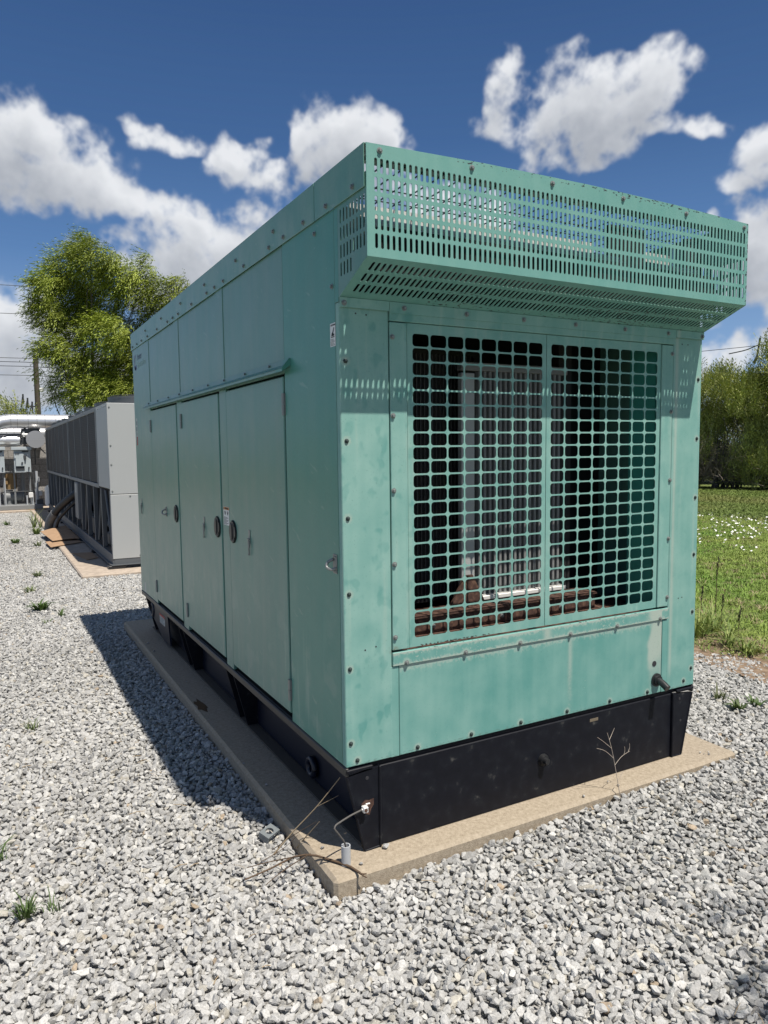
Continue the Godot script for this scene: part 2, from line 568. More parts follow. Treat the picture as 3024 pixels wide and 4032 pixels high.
func materials() -> void:
	var wavy := noise_tex(noise(3, 0.012, 3), 512, 512, null, 3.0)
	var front := mat("front_paint", Color.WHITE, 0.55)
	front.albedo_texture = front_paint()
	front.uv1_scale = Vector3(1.0 / 2.1, 1.0 / 2.6, 1)
	var side := mat("side_paint", Color.WHITE, 0.32)
	side.metallic_specular = 0.42
	side.albedo_texture = side_paint()
	side.uv1_scale = Vector3(1.0 / 4.2, 1.0 / 2.6, 1)
	side.normal_enabled = true
	side.normal_texture = wavy
	side.normal_scale = 0.22
	mat("plain_paint", lin(0.13, 0.30, 0.25), 0.5)
	mat("inner_paint", lin(0.05, 0.30, 0.24), 0.6)
	mat("black_foam", lin(0.010, 0.010, 0.011), 0.95)
	mat("dark_gap", lin(0.006, 0.012, 0.012), 0.9)
	var grime := noise_tex(noise(51, 0.02, 5), 512, 512, ramp([[0.0, lin(0.005, 0.006, 0.010)], [0.55, lin(0.007, 0.008, 0.013)], [0.80, lin(0.010, 0.012, 0.017)], [0.90, lin(0.035, 0.035, 0.037)], [1.0, lin(0.08, 0.08, 0.075)]]))
	tri_mat("skid_black", grime, 1.3, 0.5).metallic_specular = 0.32
	mat("dusty_steel", lin(0.085, 0.070, 0.054), 0.85)
	mat("tank_navy", lin(0.006, 0.009, 0.022), 0.4)
	mat("rail_black", lin(0.030, 0.029, 0.028), 0.45)
	mat("zinc", lin(0.27, 0.285, 0.28), 0.45, 0.5)
	mat("rivet_dark", lin(0.035, 0.05, 0.05), 0.45)
	mat("galvanised", lin(0.52, 0.53, 0.53), 0.42, 0.35)
	mat("bright_metal", lin(0.72, 0.72, 0.70), 0.5, 0.2)
	mat("handle_black", lin(0.02, 0.021, 0.023), 0.4)
	mat("tan_label", lin(0.16, 0.13, 0.09), 0.7)
	mat("sticker_white", lin(0.72, 0.73, 0.72), 0.5)
	mat("sticker_faded", lin(0.50, 0.52, 0.50), 0.6)
	mat("sticker_orange", lin(0.55, 0.22, 0.05), 0.5)
	mat("sticker_red", lin(0.42, 0.06, 0.05), 0.55)
	mat("ink", lin(0.03, 0.03, 0.035), 0.6)
	mat("faded_ink", lin(0.16, 0.20, 0.21), 0.6)
	mat("logo_blue", lin(0.055, 0.085, 0.23), 0.5)
	mat("logo_grey", lin(0.10, 0.13, 0.19), 0.5)
	mat("logo_pale", lin(0.26, 0.40, 0.38), 0.5)
	mat("core_black", lin(0.014, 0.014, 0.015), 0.7)
	mat("core_fin", lin(0.10, 0.10, 0.097), 0.6)
	mat("core_grey", lin(0.21, 0.215, 0.215), 0.6)
	var rust := noise_tex(noise(61, 0.03, 5), 512, 512, ramp([[0.0, lin(0.045, 0.022, 0.016)], [0.5, lin(0.075, 0.038, 0.028)], [0.75, lin(0.12, 0.065, 0.043)], [1.0, lin(0.20, 0.12, 0.08)]]))
	tri_mat("rust", rust, 2.5, 0.85)
	var conc := noise(71, 0.022, 7)
	conc.fractal_gain = 0.82
	tri_mat("concrete", noise_tex(conc, 1024, 1024, ramp([[0.0, lin(0.17, 0.135, 0.095)], [0.3, lin(0.30, 0.25, 0.185)], [0.6, lin(0.37, 0.312, 0.235)], [0.88, lin(0.44, 0.38, 0.295)], [1.0, lin(0.58, 0.53, 0.45)]])), 1.6, 0.92, true, noise_tex(noise(72, 0.25, 4), 512, 512, null, 4.0), 0.35)
	tri_mat("far_concrete", noise_tex(noise(73, 0.02, 4), 512, 512, ramp([[0.0, lin(0.30, 0.25, 0.20)], [1.0, lin(0.50, 0.42, 0.34)]])), 0.7, 0.92)
	mat("stain", lin(0.10, 0.055, 0.02), 0.9)
	tri_mat("ground_dust", noise_tex(noise(81, 0.05, 5), 512, 512, ramp([[0.0, lin(0.18, 0.178, 0.17)], [0.6, lin(0.34, 0.335, 0.32)], [1.0, lin(0.50, 0.49, 0.47)]])), 1.1, 0.95, true, noise_tex(noise(82, 0.09, 4), 512, 512, null, 8.0), 1.0)
	tri_mat("dirt", noise_tex(noise(83, 0.03, 5), 512, 512, ramp([[0.0, lin(0.11, 0.075, 0.048)], [0.5, lin(0.20, 0.138, 0.088)], [1.0, lin(0.32, 0.245, 0.17)]])), 0.8, 0.95)
	tri_mat("turf", noise_tex(noise(84, 0.03, 5), 512, 512, ramp([[0.0, lin(0.08, 0.11, 0.022)], [0.5, lin(0.12, 0.165, 0.035)], [1.0, lin(0.20, 0.20, 0.07)]])), 0.35, 0.95)
	var stone_n := noise(91, 0.035, 4)
	var stone := tri_mat("stone", noise_tex(stone_n, 256, 256, ramp([[0.0, lin(0.60, 0.60, 0.60)], [0.45, lin(0.86, 0.86, 0.86)], [0.7, lin(1, 1, 1)], [1.0, lin(1, 1, 1)]])), 14.0, 0.85, false, noise_tex(noise(92, 0.06, 4), 256, 256, null, 6.0), 0.8)
	stone.vertex_color_use_as_albedo = true
	mat("steel_grey", lin(0.40, 0.415, 0.415), 0.5, 0.1)
	mat("steel_shade", lin(0.20, 0.21, 0.215), 0.55)
	mat("frame_grey", lin(0.095, 0.105, 0.115), 0.55)
	mat("coil", lin(0.022, 0.022, 0.024), 0.8)
	mat("coil_wire", lin(0.10, 0.10, 0.10), 0.6)
	mat("hose_grey", lin(0.13, 0.135, 0.14), 0.6)
	mat("hose_black", lin(0.016, 0.018, 0.022), 0.5)
	mat("pvc", lin(0.40, 0.42, 0.44), 0.5)
	mat("cable", lin(0.09, 0.085, 0.08), 0.7)
	mat("aluminium", lin(0.70, 0.70, 0.70), 0.36, 0.75)
	mat("cap_grey", lin(0.32, 0.33, 0.345), 0.5, 0.3)
	mat("seam", lin(0.16, 0.16, 0.16), 0.6)
	mat("box_grey", lin(0.42, 0.47, 0.49), 0.5)
	mat("pump_tan", lin(0.26, 0.17, 0.075), 0.65)
	mat("pump_dark", lin(0.05, 0.055, 0.06), 0.6)
	mat("white_plastic", lin(0.75, 0.75, 0.73), 0.5)
	tri_mat("block_grey", noise_tex(noise(95, 0.05, 4), 256, 256, ramp([[0.0, lin(0.22, 0.21, 0.20)], [1.0, lin(0.38, 0.37, 0.355)]])), 1.2, 0.95)
	mat("mortar", lin(0.17, 0.165, 0.16), 0.95)
	tri_mat("cardboard", noise_tex(noise(96, 0.03, 4), 256, 256, ramp([[0.0, lin(0.30, 0.19, 0.11)], [1.0, lin(0.42, 0.28, 0.17)]])), 1.0, 0.9)
	tri_mat("bark", noise_tex(noise(97, 0.06, 4), 256, 256, ramp([[0.0, lin(0.05, 0.04, 0.03)], [1.0, lin(0.18, 0.155, 0.12)]])), 1.5, 0.95)
	mat("pole_wood", lin(0.085, 0.07, 0.055), 0.9)
	mat("wire", lin(0.04, 0.042, 0.045), 0.6)
	mat("dry_stem", lin(0.36, 0.28, 0.18), 0.9)
	mat("dark_stem", lin(0.10, 0.065, 0.04), 0.9)
	mat("pale_twig", lin(0.42, 0.36, 0.30), 0.9)
	mat("seed_head", lin(0.05, 0.055, 0.025), 0.9)
	var leaf := mat("leaf", Color.WHITE, 0.6)
	leaf.vertex_color_use_as_albedo = true
	leaf.backlight_enabled = true
	leaf.backlight = lin(0.16, 0.19, 0.03)
	leaf.cull_mode = BaseMaterial3D.CULL_DISABLED
	var blade := mat("blade", Color.WHITE, 0.6)
	blade.vertex_color_use_as_albedo = true
	blade.backlight_enabled = true
	blade.backlight = lin(0.05, 0.07, 0.012)
	blade.cull_mode = BaseMaterial3D.CULL_DISABLED
	var petal := mat("petal", lin(0.80, 0.80, 0.76), 0.7)
	petal.cull_mode = BaseMaterial3D.CULL_DISABLED

# ---------------------------------------------------------------- setting
func level(x: float, z: float) -> float:      # height of the gravel's surface
	return -0.070 + (0.014 + 0.036 * smoothstep(0.1, 1.7, x)) * smoothstep(-1.2, 0.0, z) * (1.0 - smoothstep(2.3, 3.6, x)) * smoothstep(-0.3, 0.2, x) + 0.008 * sin(x * 2.1 + z * 1.3) * sin(z * 0.9)

func setting() -> void:
	var st := sf()
	var n := 60
	var at := func(i: int, j: int) -> Vector3:
		var u := (float(i) / n * 2.0 - 1.0)
		var v := (float(j) / n * 2.0 - 1.0)
		var x := signf(u) * pow(absf(u), 3.0) * 420.0 + u * 12.0
		var z := signf(v) * pow(absf(v), 3.0) * 420.0 + v * 12.0 - 6.0
		return Vector3(x, -0.10 - 0.05 * smoothstep(6.0, 30.0, Vector2(x, z).length()), z)
	for i in n:
		for j in n:
			face(st, [at.call(i, j), at.call(i + 1, j), at.call(i + 1, j + 1), at.call(i, j + 1)], Vector3.UP)
	tag(obj("ground", st, M.turf), "flat green turf ground reaching to the horizon", "", "", "structure")
	st = sf()
	var gz := 44
	for i in 26:
		for j in gz:
			var p := []
			for q in [[0, 0], [1, 0], [1, 1], [0, 1]]:
				var x := -9.0 + 13.0 * float(i + q[0]) / 26.0
				var z := -24.0 + 32.0 * float(j + q[1]) / gz
				p.append(Vector3(x, level(x, z) - 0.016, z))
			face(st, p, Vector3.UP)
	tag(obj("gravel_bed", st, M.ground_dust), "dusty bed under the loose grey gravel", "", "", "structure")
	st = sf()
	# the bare earth between gravel and lawn, an uneven strip
	var edge := noise(13, 0.25, 3)
	for j in 60:
		var z0 := -24.0 + j * 0.52
		var z1 := z0 + 0.52
		var a0 := 3.40 + 0.35 * edge.get_noise_1d(z0 * 6.0)
		var a1 := 3.40 + 0.35 * edge.get_noise_1d(z1 * 6.0)
		face(st, [Vector3(a0, -0.064, z0), Vector3(4.35, -0.075, z0), Vector3(4.35, -0.075, z1), Vector3(a1, -0.064, z1)], Vector3.UP)
	tag(obj("earth_strip", st, M.dirt), "bare reddish earth between gravel and lawn", "", "", "structure")
	# concrete pads
	st = sf()
	bx(st, Vector3(-0.1076, -0.22, -4.40), Vector3(2.0814, 0.0, 0.1184), 0.013)
	tag(obj("concrete_pad", st, M.concrete), "tan concrete pad under the green generator", "", "", "structure")
	st = sf()
	var ring := []
	for i in 14:
		var a := TAU * i / 14.0
		var r := 0.055 + 0.018 * sin(i * 2.4)
		ring.append(Vector3(-0.062 + cos(a) * r * 0.5, 0.0015, -1.89 + sin(a) * r * 2.0))
	face(st, ring, Vector3.UP)
	tag(obj("rust_stain", st, M.stain), "brown rust stain on the shaded concrete pad", "", "", "structure")
	st = sf()
	bx(st, Vector3(-0.14, -0.2, -19.3), Vector3(3.0, -0.03, -7.39), 0.015)
	tag(obj("chiller_pad", st, M.far_concrete), "tan concrete pad under the long grey chiller", "", "", "structure")
	st = sf()
	bx(st, Vector3(-6.0, -0.2, -23.5), Vector3(4.0, -0.02, -19.33), 0.015)
	tag(obj("pump_pad", st, M.far_concrete), "tan concrete slab under the pump station", "", "", "structure")

func rock(seed_: int) -> ArrayMesh:
	var r := RandomNumberGenerator.new()
	r.seed = seed_
	var base := SphereMesh.new()
	base.radial_segments = 12
	base.rings = 7
	base.radius = 1.0
	base.height = 2.0
	var a := base.get_mesh_arrays()
	var v: PackedVector3Array = a[Mesh.ARRAY_VERTEX]
	var ix: PackedInt32Array = a[Mesh.ARRAY_INDEX]
	var planes := []
	for i in 13:
		planes.append([Vector3(r.randf_range(-1, 1), r.randf_range(-1, 1), r.randf_range(-1, 1)).normalized(), r.randf_range(0.42, 0.74)])
	var sc := Vector3(r.randf_range(0.95, 1.5), r.randf_range(0.6, 0.9), r.randf_range(0.7, 1.05))
	var turn := Basis(Vector3(r.randf_range(-1, 1), r.randf_range(-1, 1), r.randf_range(-1, 1)).normalized(), 1.0)
	for i in v.size():
		var p := turn * v[i]
		for q in planes:
			var d: float = p.dot(q[0]) - q[1]
			if d > 0.0:
				p -= q[0] * d
		v[i] = p * sc
	var st := sf()
	for i in range(0, ix.size(), 3):
		var p0 := v[ix[i]]
		var p1 := v[ix[i + 1]]
		var p2 := v[ix[i + 2]]
		var nn := (p1 - p0).cross(p2 - p0)
		if nn.length() < 1e-6:
			continue
		nn = nn.normalized()
		if nn.dot(p0 + p1 + p2) < 0.0:
			nn = -nn
		tri(st, p0 * 0.0160, p1 * 0.0160, p2 * 0.0160, nn)
	return st.commit()

func gravel() -> void:
	var kinds := 9
	var xfs := []
	var cols := []
	for k in kinds:
		xfs.append([])
		cols.append([])
	var edge := noise(13, 0.25, 3)
	var patch := noise(17, 0.5, 3)
	var step := 0.0182
	var z := 3.4
	while z > -19.4:
		var x := -3.2
		while x < 4.1:
			var px := x + rnd(-0.6, 0.6) * step
			var pz := z + rnd(-0.6, 0.6) * step
			x += step * (1.0 if pz > -9.0 else 1.25)
			var in_pad := px > -0.112 and px < 2.086 and pz > -4.405 and pz < 0.123
			var in_chill := px > -0.145 and px < 3.005 and pz < -7.385
			var lim := 3.62 + 0.35 * edge.get_noise_1d(pz * 6.0) - (0.15 if pz < -2.0 else 0.0)
			if in_pad or in_chill or (px > lim and rng.randf() > 0.25 * exp(-(px - lim) * 7.0)):
				continue
			if px < -1.9 and (px < -2.6 or rng.randf() < 0.4) and pz < 0.0:
				continue
			var s := rnd(0.55, 1.22)
			if rng.randf() < 0.14:
				s *= 1.4
			var b := Basis(Vector3.UP, rnd(0, TAU)) * Basis(Vector3(rnd(-1, 1), 0, rnd(-1, 1)).normalized(), rnd(-0.8, 0.8) if rng.randf() < 0.8 else rnd(-2, 2))
			var k := rng.randi() % kinds
			xfs[k].append(Transform3D(b.scaled(Vector3.ONE * s), Vector3(px, level(px, pz) - 0.005 + rnd(-0.009, 0.010), pz)))
			var g := rnd(0.36, 0.53) + 0.06 * patch.get_noise_2d(px, pz)
			var c := Color(g * 1.0, g * 0.995, g * 0.965)
			var w := rng.randf()
			if w < 0.06:
				c = Color(0.51, 0.485, 0.425) * rnd(0.8, 1.1)
			elif w < 0.066:
				c = Color(0.42, 0.34, 0.25) * rnd(0.8, 1.1)
			elif w < 0.20:
				c = Color(0.57, 0.565, 0.545) * rnd(0.9, 1.1)
			elif w < 0.25:
				c = Color(0.30, 0.30, 0.295) * rnd(0.8, 1.2)
			cols[k].append(c)
		z -= step * (1.0 if z > -9.0 else 1.25)
	for i in 16:
		var q := [Vector2(rnd(-0.09, -0.02), rnd(-3.8, 0.0)), Vector2(rnd(0.0, 2.0), rnd(0.03, 0.10))][i % 2] as Vector2
		xfs[i % kinds].append(Transform3D(Basis(Vector3.UP, rnd(0, TAU)).scaled(Vector3.ONE * rnd(0.25, 0.75)), Vector3(q.x, 0.006, q.y)))
		cols[i % kinds].append(Color(0.46, 0.455, 0.44) * rnd(0.7, 1.1))
	xfs[2].append(Transform3D(Basis(Vector3.UP, 1.0).scaled(Vector3.ONE * 1.1), Vector3(0.150, 0.012, 0.022)))
	cols[2].append(Color(0.45, 0.45, 0.44))
	var root := thing("gravel", "loose angular grey and white crushed stone gravel around the pads", "gravel")
	root.set_meta("kind", "stuff")
	for k in kinds:
		many("gravel_stones", rock(100 + k), M.stone, xfs[k], cols[k], root)

# ---------------------------------------------------------------- the generator
func bolt_mesh(r: float, h: float) -> ArrayMesh:
	var st := sf()
	tube(st, [Vector3(0, 0, -0.001), Vector3(0, 0, h * 0.25)], r, 14)
	tube(st, [Vector3(0, 0, h * 0.25), Vector3(0, 0, h * 0.9), Vector3(0, 0, h)], [r * 0.68, r * 0.68, r * 0.5], 6)
	return st.commit()

func rivet_mesh(r: float) -> ArrayMesh:
	var st := sf()
	tube(st, [Vector3(0, 0, -0.001), Vector3(0, 0, r * 0.25), Vector3(0, 0, r * 0.55), Vector3(0, 0, r * 0.7)], [r, r, r * 0.7, r * 0.25], 12)
	return st.commit()

func slots(st: SurfaceTool, xf: Transform3D, u0: float, v0: float, nu: int, nv: int, pu: float, pv: float, hw: float, hh: float, t: float) -> void:
	for j in nv:
		for i in nu:
			hole(st, xf, u0 + i * pu, v0 + j * pv, u0 + (i + 1) * pu, v0 + (j + 1) * pv, hw, hh, hw * 0.98, t, 3)

func front_at(x: float, y: float, z := 0.0) -> Transform3D:
	return Transform3D(Basis.IDENTITY, Vector3(x, y, z))

func side_at(z: float, y: float, x := 0.0) -> Transform3D:
	return Transform3D(SIDE, Vector3(x, y, z))

func generator() -> void:
	var g := thing("generator", "large weathered green generator enclosure with perforated hood and grille", "generator")
	var st: SurfaceTool
	var fp: Material = M.front_paint
	var sp: Material = M.side_paint
	var B := 0.003
	# --- front face
	for s in [0, 1]:
		st = sf()
		if s == 0:
			bx(st, Vector3(0, 0.341, -0.03), Vector3(0.1975, 2.03, 0), B)
			bx(st, Vector3(0.19, 0.341, -0.028), Vector3(0.2265, 0.6925, -0.0004), 0.001)
		else:
			bx(st, Vector3(1.704, 0.341, -0.03), Vector3(1.9, 2.03, 0), B)
			bx(st, Vector3(1.6705, 0.341, -0.028), Vector3(1.710, 0.6905, -0.0004), 0.001)
		obj("corner_panel", st, fp, g)
		st = sf()
		var c0 := 0.2 if s == 0 else 1.6265
		bx(st, Vector3(c0 + 0.0012, 0.7565, -0.02), Vector3(c0 + 0.0730, 1.9755, 0.003), 0.002)
		obj("column_strip", st, fp, g)
	st = sf()
	bx(st, Vector3(0.229, 0.341, -0.02), Vector3(1.668, 0.700, -0.001), 0.002)
	obj("lower_panel", st, fp, g)
	st = sf()
	bx(st, Vector3(0.2, 0.695, -0.016), Vector3(1.702, 0.7475, 0.005), 0.002)
	obj("lower_strip", st, fp, g)
	st = sf()
	bx(st, Vector3(0.2, 1.979, -0.016), Vector3(1.706, 2.031, 0.006), 0.002)
	obj("upper_strip", st, fp, g)
	for s in [0, 1]:
		st = sf()
		var x0 := 0.2765 if s == 0 else 0.9475
		var x1 := 0.9445 if s == 0 else 1.6245
		var h0 := 0.297 if s == 0 else 0.968
		var h1 := 0.928 if s == 0 else 1.606
		var pu := (h1 - h0) / 8.0
		var y0 := 0.788
		var pv := (1.944 - y0) / 22.0
		var xf := front_at(0, 0, -0.003)
		for j in 22:
			for i in 8:
				hole(st, xf, h0 + i * pu, y0 + j * pv, h0 + (i + 1) * pu, y0 + (j + 1) * pv, pu * 0.5 - 0.0034, pv * 0.5 - 0.0032, 0.0125, 0.0025, 4)
		rect(st, xf, x0, y0, h0, 1.944, 0.0025)
		rect(st, xf, h1, y0, x1, 1.944, 0.0025)
		rect(st, xf, x0, 0.7565, x1, y0, 0.012)
		rect(st, xf, x0, 1.944, x1, 1.977, 0.012)
		obj("grille_panel", st, fp, g)
	# --- hood over the front
	var L := Vector2(0.2182, 0.0905).length()
	var P0 := Vector3(0, 2.045, 0.003)
	var vdir := Vector3(0, 0.0905, 0.2182) / L
	var T := 0.0025
	st = sf()
	var hx := front_at(0, 0, 0.2212)
	var pu2 := 0.02165
	slots(st, hx, 0.0345 - pu2 * 0.5, 2.1571, 86, 5, pu2, 0.0588, 0.0054, 0.0236, T)
	var xr := 0.0345 + pu2 * 85.5
	rect(st, hx, 0, 2.1355, 1.9, 2.1571, T)
	rect(st, hx, 0, 2.1571, 0.0345 - pu2 * 0.5, 2.4511, T)
	rect(st, hx, xr, 2.1571, 1.9, 2.4511, T)
	plate(st, hx, [Vector2(0, 2.4511), Vector2(1.9, 2.4511), Vector2(1.9, 2.487), Vector2(1.43, 2.501), Vector2(0.95, 2.506), Vector2(0.47, 2.501), Vector2(0, 2.487)], T)
	obj("hood_front", st, fp, g)
	st = sf()
	var tx := Transform3D(Basis(Vector3.RIGHT, vdir, Vector3.RIGHT.cross(vdir)), P0)
	slots(st, tx, 0.0395 - 0.0108, 0.0317, 86, 3, 0.02155, 0.0617, 0.0054, 0.0232, T)
	var t0 := 0.0395 - 0.0108
	var t1 := t0 + 86 * 0.02155
	rect(st, tx, 0, 0, 1.9, 0.0317, T)
	rect(st, tx, 0, 0.0317 + 0.1851, 1.9, L, T)
	rect(st, tx, 0, 0.0317, t0, 0.0317 + 0.1851, T)
	rect(st, tx, t1, 0.0317, 1.9, 0.0317 + 0.1851, T)
	bx(st, Vector3(0.0, 2.012, 0.0065), Vector3(0.197, 2.0455, 0.0095))
	bx(st, Vector3(0.199, 2.006, 0.0065), Vector3(1.7055, 2.0455, 0.0095))
	bx(st, Vector3(1.7085, 2.012, 0.0065), Vector3(1.9, 2.0455, 0.0095))
	obj("hood_underside", st, fp, g)
	for s in [1.0, -1.0]:
		st = sf()
		var xf := side_at(0, 0, 0.0)
		if s < 0.0:
			xf = Transform3D(Basis(Vector3(0, 0, -1), Vector3.UP, Vector3.RIGHT), Vector3(1.9, 0, 0))
		var U := func(a: float) -> float: return a * s
		var cell := func(i: int, j: int) -> void:
			var a: float = 0.0114 + i * 0.0252
			var y: float = 2.1056 + j * 0.0591
			hole(st, xf, minf(U.call(a), U.call(a + 0.0252)), y, maxf(U.call(a), U.call(a + 0.0252)), y + 0.0591, 0.0054, 0.0236, 0.0053, T, 3)
		for j in 4:
			for i in 8:
				if j > 0 or i < 4:
					cell.call(i, j)
		var fill := func(pts: Array) -> void:
			var o := []
			for p in pts:
				o.append(Vector2(p[0] * s, p[1]))
			plate(st, xf, o, T)
		var ya := 2.1056
		var yb := 2.342
		fill.call([[0.0, 2.046], [0.0114, 2.0507], [0.0114, 2.352], [0.0, 2.352]])
		fill.call([[0.213, 2.134], [0.2186, 2.1355], [0.2186, 2.352], [0.213, 2.352]])
		fill.call([[0.0, 2.352], [0.2186, 2.352], [0.2186, 2.40], [0.0, 2.40]])
		fill.call([[0.0114, yb], [0.213, yb], [0.213, 2.352], [0.0114, 2.352]])
		fill.call([[0.0114, 2.0507], [0.1122, 2.0925], [0.1122, ya], [0.0114, ya]])
		fill.call([[0.1122, 2.0925], [0.213, 2.134], [0.213, ya + 0.0591], [0.1122, ya + 0.0591]])
		obj("hood_cheek", st, sp, g)
	# inside the hood: black foam header, bright rails, guard bars over the open top
	st = sf()
	bx(st, Vector3(0.004, 2.032, -0.04), Vector3(1.896, 2.262, -0.012))
	bx(st, Vector3(0.088, 2.108, -0.011), Vector3(1.80, 2.262, 0.142))
	bx(st, Vector3(0.004, 2.034, -0.50), Vector3(1.896, 2.05, -0.04))
	bx(st, Vector3(0.004, 2.05, -0.50), Vector3(1.896, 2.462, -0.47))
	bx(st, Vector3(1.30, 2.262, -0.035), Vector3(1.52, 2.47, -0.012))
	bx(st, Vector3(1.78, 2.262, -0.035), Vector3(1.896, 2.47, -0.012))
	bx(st, Vector3(0.003, 2.262, -0.035), Vector3(0.085, 2.36, -0.012))
	obj("hood_lining", st, M.black_foam, g)
	st = sf()
	tube(st, [Vector3(0.09, 2.29, 0.05), Vector3(1.29, 2.29, 0.05)], 0.024, 12)
	tube(st, [Vector3(1.53, 2.29, 0.05), Vector3(1.77, 2.29, 0.05)], 0.024, 12)
	bx(st, Vector3(0.09, 2.362, -0.10), Vector3(1.28, 2.405, -0.085))
	bx(st, Vector3(1.54, 2.362, -0.10), Vector3(1.76, 2.405, -0.085))
	obj("hood_rail", st, M.bright_metal, g)
	st = sf()
	for i in 24:
		bx(st, Vector3(0.05 + i * 0.078, 2.477, -0.45), Vector3(0.054 + i * 0.078, 2.481, 0.215))
	for j in 5:
		bx(st, Vector3(0.01, 2.481, -0.36 + j * 0.12), Vector3(1.89, 2.485, -0.356 + j * 0.12))
	obj("top_guard", st, M.rail_black, g)
	# --- roof
	st = sf()
	for s in [0, 1]:
		var xa := -0.0065 if s == 0 else 1.9035
		var xb := -0.0035 if s == 0 else 1.9065
		bx(st, Vector3(xa, 2.352, -0.183), Vector3(xb, 2.488, 0.2155), 0.001)
		bx(st, Vector3(xa, 2.352, -4.06), Vector3(xb, 2.488, -0.187), 0.001)
	bx(st, Vector3(-0.0035, 2.352, -4.062), Vector3(1.9035, 2.488, -4.058))
	obj("roof_skirt", st, sp, g)
	st = sf()
	for s in [[-0.0065, 0.95], [0.95, 1.9065]]:
		var ya := 2.488 if s[0] < 0.5 else 2.506
		var yb := 2.506 if s[0] < 0.5 else 2.488
		face(st, [Vector3(s[0], ya, -0.45), Vector3(s[1], yb, -0.45), Vector3(s[1], yb, -4.06), Vector3(s[0], ya, -4.06)], Vector3.UP)
		face(st, [Vector3(s[0], ya - 0.004, -0.45), Vector3(s[1], yb - 0.004, -0.45), Vector3(s[1], yb - 0.004, -4.06), Vector3(s[0], ya - 0.004, -4.06)], Vector3.DOWN)
	bx(st, Vector3(0.041, 2.4820, 0.075), Vector3(1.859, 2.4850, 0.2155))
	bx(st, Vector3(-0.0035, 2.4845, -0.45), Vector3(0.04, 2.4875, 0.2155))
	bx(st, Vector3(1.86, 2.4845, -0.45), Vector3(1.9035, 2.4875, 0.2155))
	obj("roof_cap", st, sp, g)
	# --- left wall
	st = sf()
	bx(st, Vector3(0.0, 0.341, -0.541), Vector3(0.02, 2.357, -0.0305), B)
	bx(st, Vector3(0.0, 2.031, -0.0305), Vector3(0.02, 2.357, -0.001), 0.001)
	obj("side_corner_panel", st, sp, g)
	st = sf()
	bx(st, Vector3(0.0, 0.341, -4.048), Vector3(0.02, 2.357, -3.372), B)
	obj("end_panel", st, sp, g)
	for p in [[-1.5245, -1.4005], [-2.5195, -2.3885]]:
		st = sf()
		bx(st, Vector3(0.0015, 0.341, p[0]), Vector3(0.022, 1.836, p[1]), 0.002)
		obj("door_post", st, sp, g)
	st = sf()
	bx(st, Vector3(0.004, 1.836, -3.37), Vector3(0.022, 1.882, -0.547), 0.002)
	obj("door_header", st, sp, g)
	for p in [[-3.366, -2.5225], [-2.402, -1.5345], [-1.4085, -0.5485]]:
		st = sf()
		bx(st, Vector3(0.003, 1.884, p[0]), Vector3(0.022, 2.357, p[1]), 0.002)
		obj("upper_panel", st, sp, g)
	for p in [[-2.5205, -2.404], [-1.5325, -1.4105]]:
		st = sf()
		bx(st, Vector3(0.0, 1.884, p[0]), Vector3(0.022, 2.357, p[1]), 0.002)
		obj("upper_post", st, sp, g)
	st = sf()      # drip rail: bent strip over the doors
	for q in [[Vector2(0.0, 1.889), Vector2(-0.003, 1.866)], [Vector2(-0.003, 1.866), Vector2(-0.034, 1.846)], [Vector2(-0.034, 1.846), Vector2(-0.034, 1.836)]]:
		var a: Vector2 = q[0]
		var b: Vector2 = q[1]
		var nn := Vector2(-(b - a).y, (b - a).x).normalized() * -0.003
		var poly := [a, b, b + nn, a + nn]
		plate(st, Transform3D(Basis(Vector3.RIGHT, Vector3.UP, Vector3.BACK), Vector3(0, 0, -0.473)), poly, 3.065)
	plate(st, Transform3D(Basis.IDENTITY, Vector3(0, 0, -0.470)), [Vector2(0, 1.889), Vector2(-0.006, 1.889), Vector2(-0.038, 1.850), Vector2(-0.038, 1.836), Vector2(0.0, 1.862)], 0.0025)
	obj("drip_rail", st, sp, g)
	var bolt := bolt_mesh(0.0100, 0.008)
	var rivet := rivet_mesh(0.0085)
	var nut := bolt_mesh(0.0085, 0.010)
	for z in [-3.409, -3.069, -2.721, -2.404, -2.055, -1.709, -1.395, -1.047, -0.706]:
		put("bolt", nut, M.zinc, g, side_at(z, 1.879, -0.002))
	var handle := sf()
	tube(handle, [Vector3(0, 0, 0), Vector3(0, 0, 0.004), Vector3(0, 0, 0.008)], [0.060, 0.060, 0.054], 28)
	var handle_mesh := handle.commit()
	var paddle := sf()
	bx(paddle, Vector3(-0.012, -0.040, 0.008), Vector3(0.012, 0.040, 0.014), 0.004)
	tube(paddle, [Vector3(0.034, 0.032, 0.007), Vector3(0.034, 0.032, 0.011)], 0.006, 8)
	tube(paddle, [Vector3(0.034, -0.032, 0.007), Vector3(0.034, -0.032, 0.011)], 0.006, 8)
	var paddle_mesh := paddle.commit()
	var cup := sf()
	bx(cup, Vector3(-0.030, -0.046, 0.0076), Vector3(0.026, 0.046, 0.0088), 0.0)
	var cup_mesh := cup.commit()
	var hook := sf()
	bx(hook, Vector3(-0.012, 0.030, 0), Vector3(0.012, 0.062, 0.003), 0.001)
	bx(hook, Vector3(-0.009, -0.005, 0), Vector3(0.011, 0.030, 0.004), 0.001)
	tube(hook, [Vector3(0.004, 0.012, 0.010), Vector3(0.003, -0.060, 0.006), Vector3(-0.004, -0.062, 0.006), Vector3(-0.005, -0.054, 0.008)], 0.0035, 6)
	tube(hook, [Vector3(-0.014, 0.018, 0.007), Vector3(0.012, 0.018, 0.007)], 0.004, 6)
	bx(hook, Vector3(0.004, -0.025, 0.003), Vector3(0.012, 0.010, 0.011), 0.002)
	var hook_mesh := hook.commit()
	var hasp := sf()
